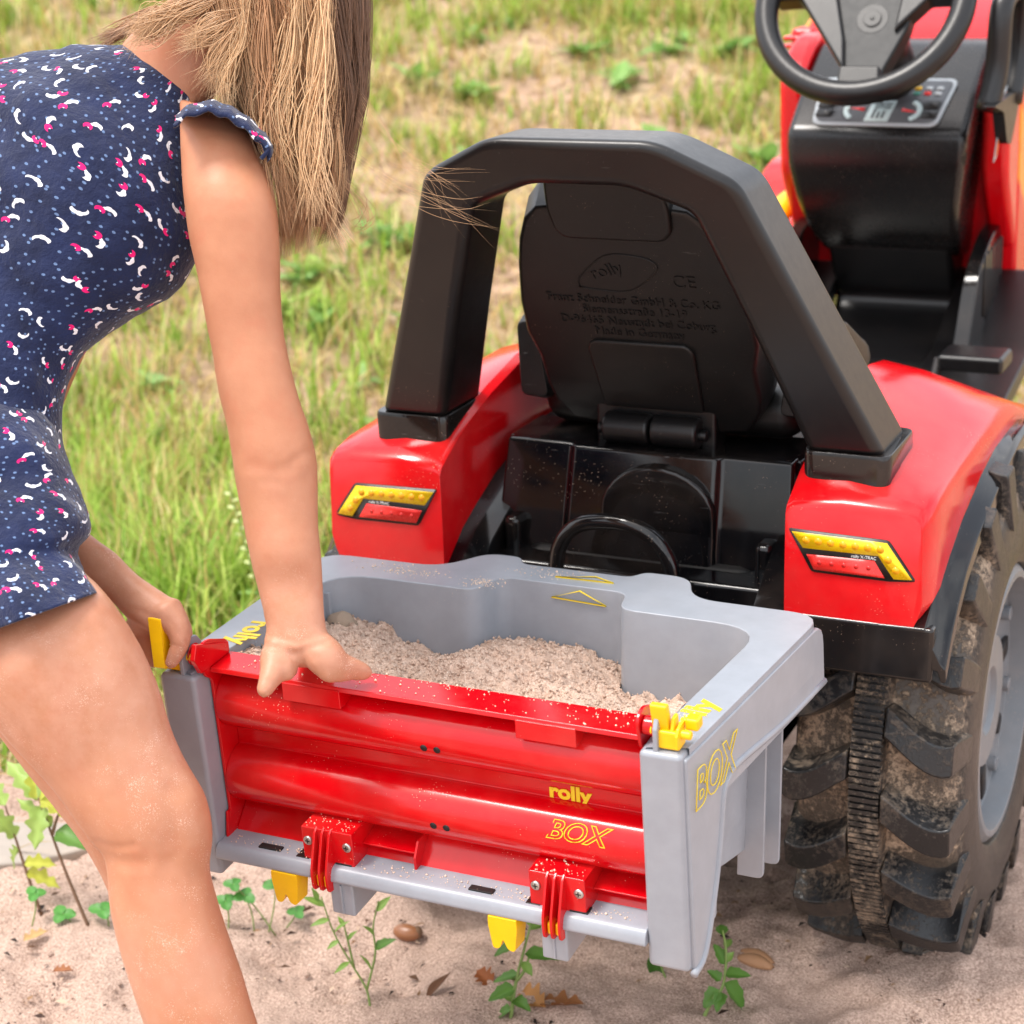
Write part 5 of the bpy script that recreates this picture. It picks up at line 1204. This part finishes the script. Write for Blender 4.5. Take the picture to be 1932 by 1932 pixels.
plant('creeping_weed', 'low creeping weed in the shade beside the muddy wheel', 'plant', [[(1400, 1635), (1440, 1655), (1510, 1690), (1560, 1685)]],
      [((1440, 1655), (1450, 1690), 18, LG), ((1470, 1670), (1500, 1640), 14, LG), ((1510, 1690), (1560, 1668), 14, LG), ((1500, 1686), (1480, 1705), 14, LG), ((1540, 1688), (1570, 1680), 12, LG), ((1420, 1645), (1400, 1620), 14, LG), ((1530, 1690), (1532, 1660), 12, LG)], 'stem', .0010)
plant('seeding_weed', 'tall weed stalk strung with small pale seeds beside the forearm', 'plant', [[(520, 1250), (505, 1170), (480, 1090), (458, 1010), (440, 945), (430, 912)], [(505, 1170), (520, 1120), (515, 1085)]],
      [((505, 1175), (455, 1165), 14, LG), ((498, 1140), (520, 1110), 12, LG), ((490, 1120), (450, 1115), 12, LG)]+[((480-3.9*k+20*0, 1090-13*k), (480-3.9*k+(12 if k % 2 else -12), 1084-13*k), 9, dict(kind='round', col=(206, 214, 150))) for k in range(13)], 'stem', .0016)
# dry leaves lying on the sand
def dry_leaf(px, py, ang, L, w_, label, col=(150, 98, 58), kind='oak', lift=.006):
    c = gz(px, py); d = np.array([math.cos(ang), math.sin(ang), .05]); e = c+d*L; e[2] = float(terrain(e[0], e[1]))+lift*1.5; b = np.array([c[0], c[1], c[2]+.003])
    me = leaf_mesh('dry_leaf', b, e, w_, kind, (rng.normal(0, .25), rng.normal(0, .25), 1), fold=.35, droop=-.1, col=col); tag(wrap('dry_leaf', me, 'dryleaf'), label, 'leaf')
dry_leaf(985, 1880, -.6, .055, .030, 'large tan oak leaf lying below the leafy weed stem', (186, 132, 78))
dry_leaf(930, 1862, 2.6, .030, .022, 'small rust brown leaf left of the leafy weed', (140, 82, 46))
dry_leaf(1020, 1905, .1, .05, .032, 'curled brown leaf right of the leafy weed stem', (150, 98, 58))
dry_leaf(805, 1890, 1.1, .035, .014, 'dark curled dead leaf on sand between slender and leafy weeds', (104, 72, 52), 'lance', .012)
dry_leaf(100, 1838, .2, .026, .014, 'small torn brown leaf lying alone on pale sand left of shin', (152, 100, 66))
dry_leaf(45, 1780, .9, .03, .016, 'yellowish dead leaf below the smaller oak seedling', (190, 156, 106))
dry_leaf(1752, 1790, .7, .018, .012, 'tiny crumpled red brown leaf on sand under the muddy wheel', (146, 92, 66))
dry_leaf(560, 1728, .4, .022, .012, 'dark brown dead leaf in shade below the rear rail', (92, 66, 50))
M['acorn'] = plastic('acorn_shell', (142, 94, 62), .35); M['wood'] = plastic('dry_husk', (168, 124, 88), .6, film=.2)
c = gz(768, 1768); o = pebble('acorn', c+np.array([0, 0, .006]), .0125, 'acorn', (1.35, .8, .75), 8, .04, 14); tag(o, 'brown acorn half sunk in the sand under the box rail', 'acorn')
o2 = pebble('acorn_cap', c+np.array([.011, .003, .006]), .0085, 'woody', (.8, .95, .9), 9, .05, 10); o2.parent = o
def husk():
    c = gz(1428, 1812); root = thing('seed_husk', 'split tan seed husk lying on sand right of the corner post', 'husk', tuple(c))
    for k, (dx, dy, rot, cc) in enumerate(((-.001, .006, -.35, 1), (0, -.004, -.2, 1))):
        V = []
        for i in range(13):
            t_ = i/12; w_ = .0095*math.sin(math.pi*(.08+.87*t_))**.7
            for j in range(7):
                a = math.pi*j/6; x, y, z = (t_-.5)*.042, w_*math.cos(a), .010*math.sin(a)*math.sin(math.pi*(.1+.8*t_))
                V.append((c[0]+dx+x*math.cos(rot)-y*math.sin(rot), c[1]+dy+x*math.sin(rot)+y*math.cos(rot), c[2]+z-.001))
        o = mk('husk_half', V, [(i*7+j, i*7+j+1, (i+1)*7+j+1, (i+1)*7+j) for i in range(12) for j in range(6)], 'wood', root); s = o.modifiers.new('t', 'SOLIDIFY'); s.thickness = .0012
husk()
# pale slab at the edge of the sand
M['slab'] = plastic('pale_concrete', (160, 150, 140), .85, .2, bump=.6, film=.3)
A = [gz(x, y) for x, y in ((-160, 1560), (185, 1568), (190, 1610), (60, 1640), (-160, 1660))]
V = [(p_[0], p_[1], p_[2]+.012) for p_ in A]+[(p_[0], p_[1], p_[2]-.02) for p_ in A]
tag(mk('concrete_slab', V, loft_faces(2, 5), 'slab', bevel=.004), 'flat pale concrete slab at the grass edge behind the oak seedlings', 'slab')
# broad-leaved weeds among the grass
def weeds():
    n = 0; tries = 0
    while n < 150 and tries < 3000:
        tries += 1; s = 1.2+4.8*rng.random()**1.2; l = rng.uniform(-1, 1)*(.8+.28*s); x, y = plan(s, l)
        if abs(x) < .36 and y < 2.4: continue
        n += 1; z = float(terrain(x, y)); V = []; Fq = []; T = []; k = rng.integers(6, 12); sz = rng.uniform(.03, .07)*(1+.12*s)
        g_ = ((132, 172, 88), (150, 188, 112), (118, 158, 76), (164, 190, 96))[rng.integers(0, 4)]
        for q in range(k):
            a = q*2.399+rng.normal(0, .3); el = rng.uniform(.15, .9); L = sz*rng.uniform(.7, 1.3); b = np.array([x+rng.normal(0, .012), y+rng.normal(0, .012), z+.004+.02*rng.random()])
            e = b+L*np.array([math.cos(a)*math.cos(el), math.sin(a)*math.cos(el), math.sin(el)])
            me = leaf_mesh('tmp', b, e, L*rng.uniform(.35, .6), 'ovate', (0, 0, 1), .2, .25, g_, 6); o = len(V)
            V += [tuple(v_.co) for v_ in me.vertices]; Fq += [tuple(i+o for i in p_.vertices) for p_ in me.polygons]; T += [tuple(c_.color)[:3] for c_ in me.color_attributes['tint'].data]; bpy.data.meshes.remove(me)
        tag(wrap('broadleaf_weed', big_mesh('broadleaf_weed', V, Fq, None, np.array(T)), 'leaf'), 'low broad-leaved weed growing among the patchy grass', 'weed', 'broad-leaved weeds among the grass')
weeds()
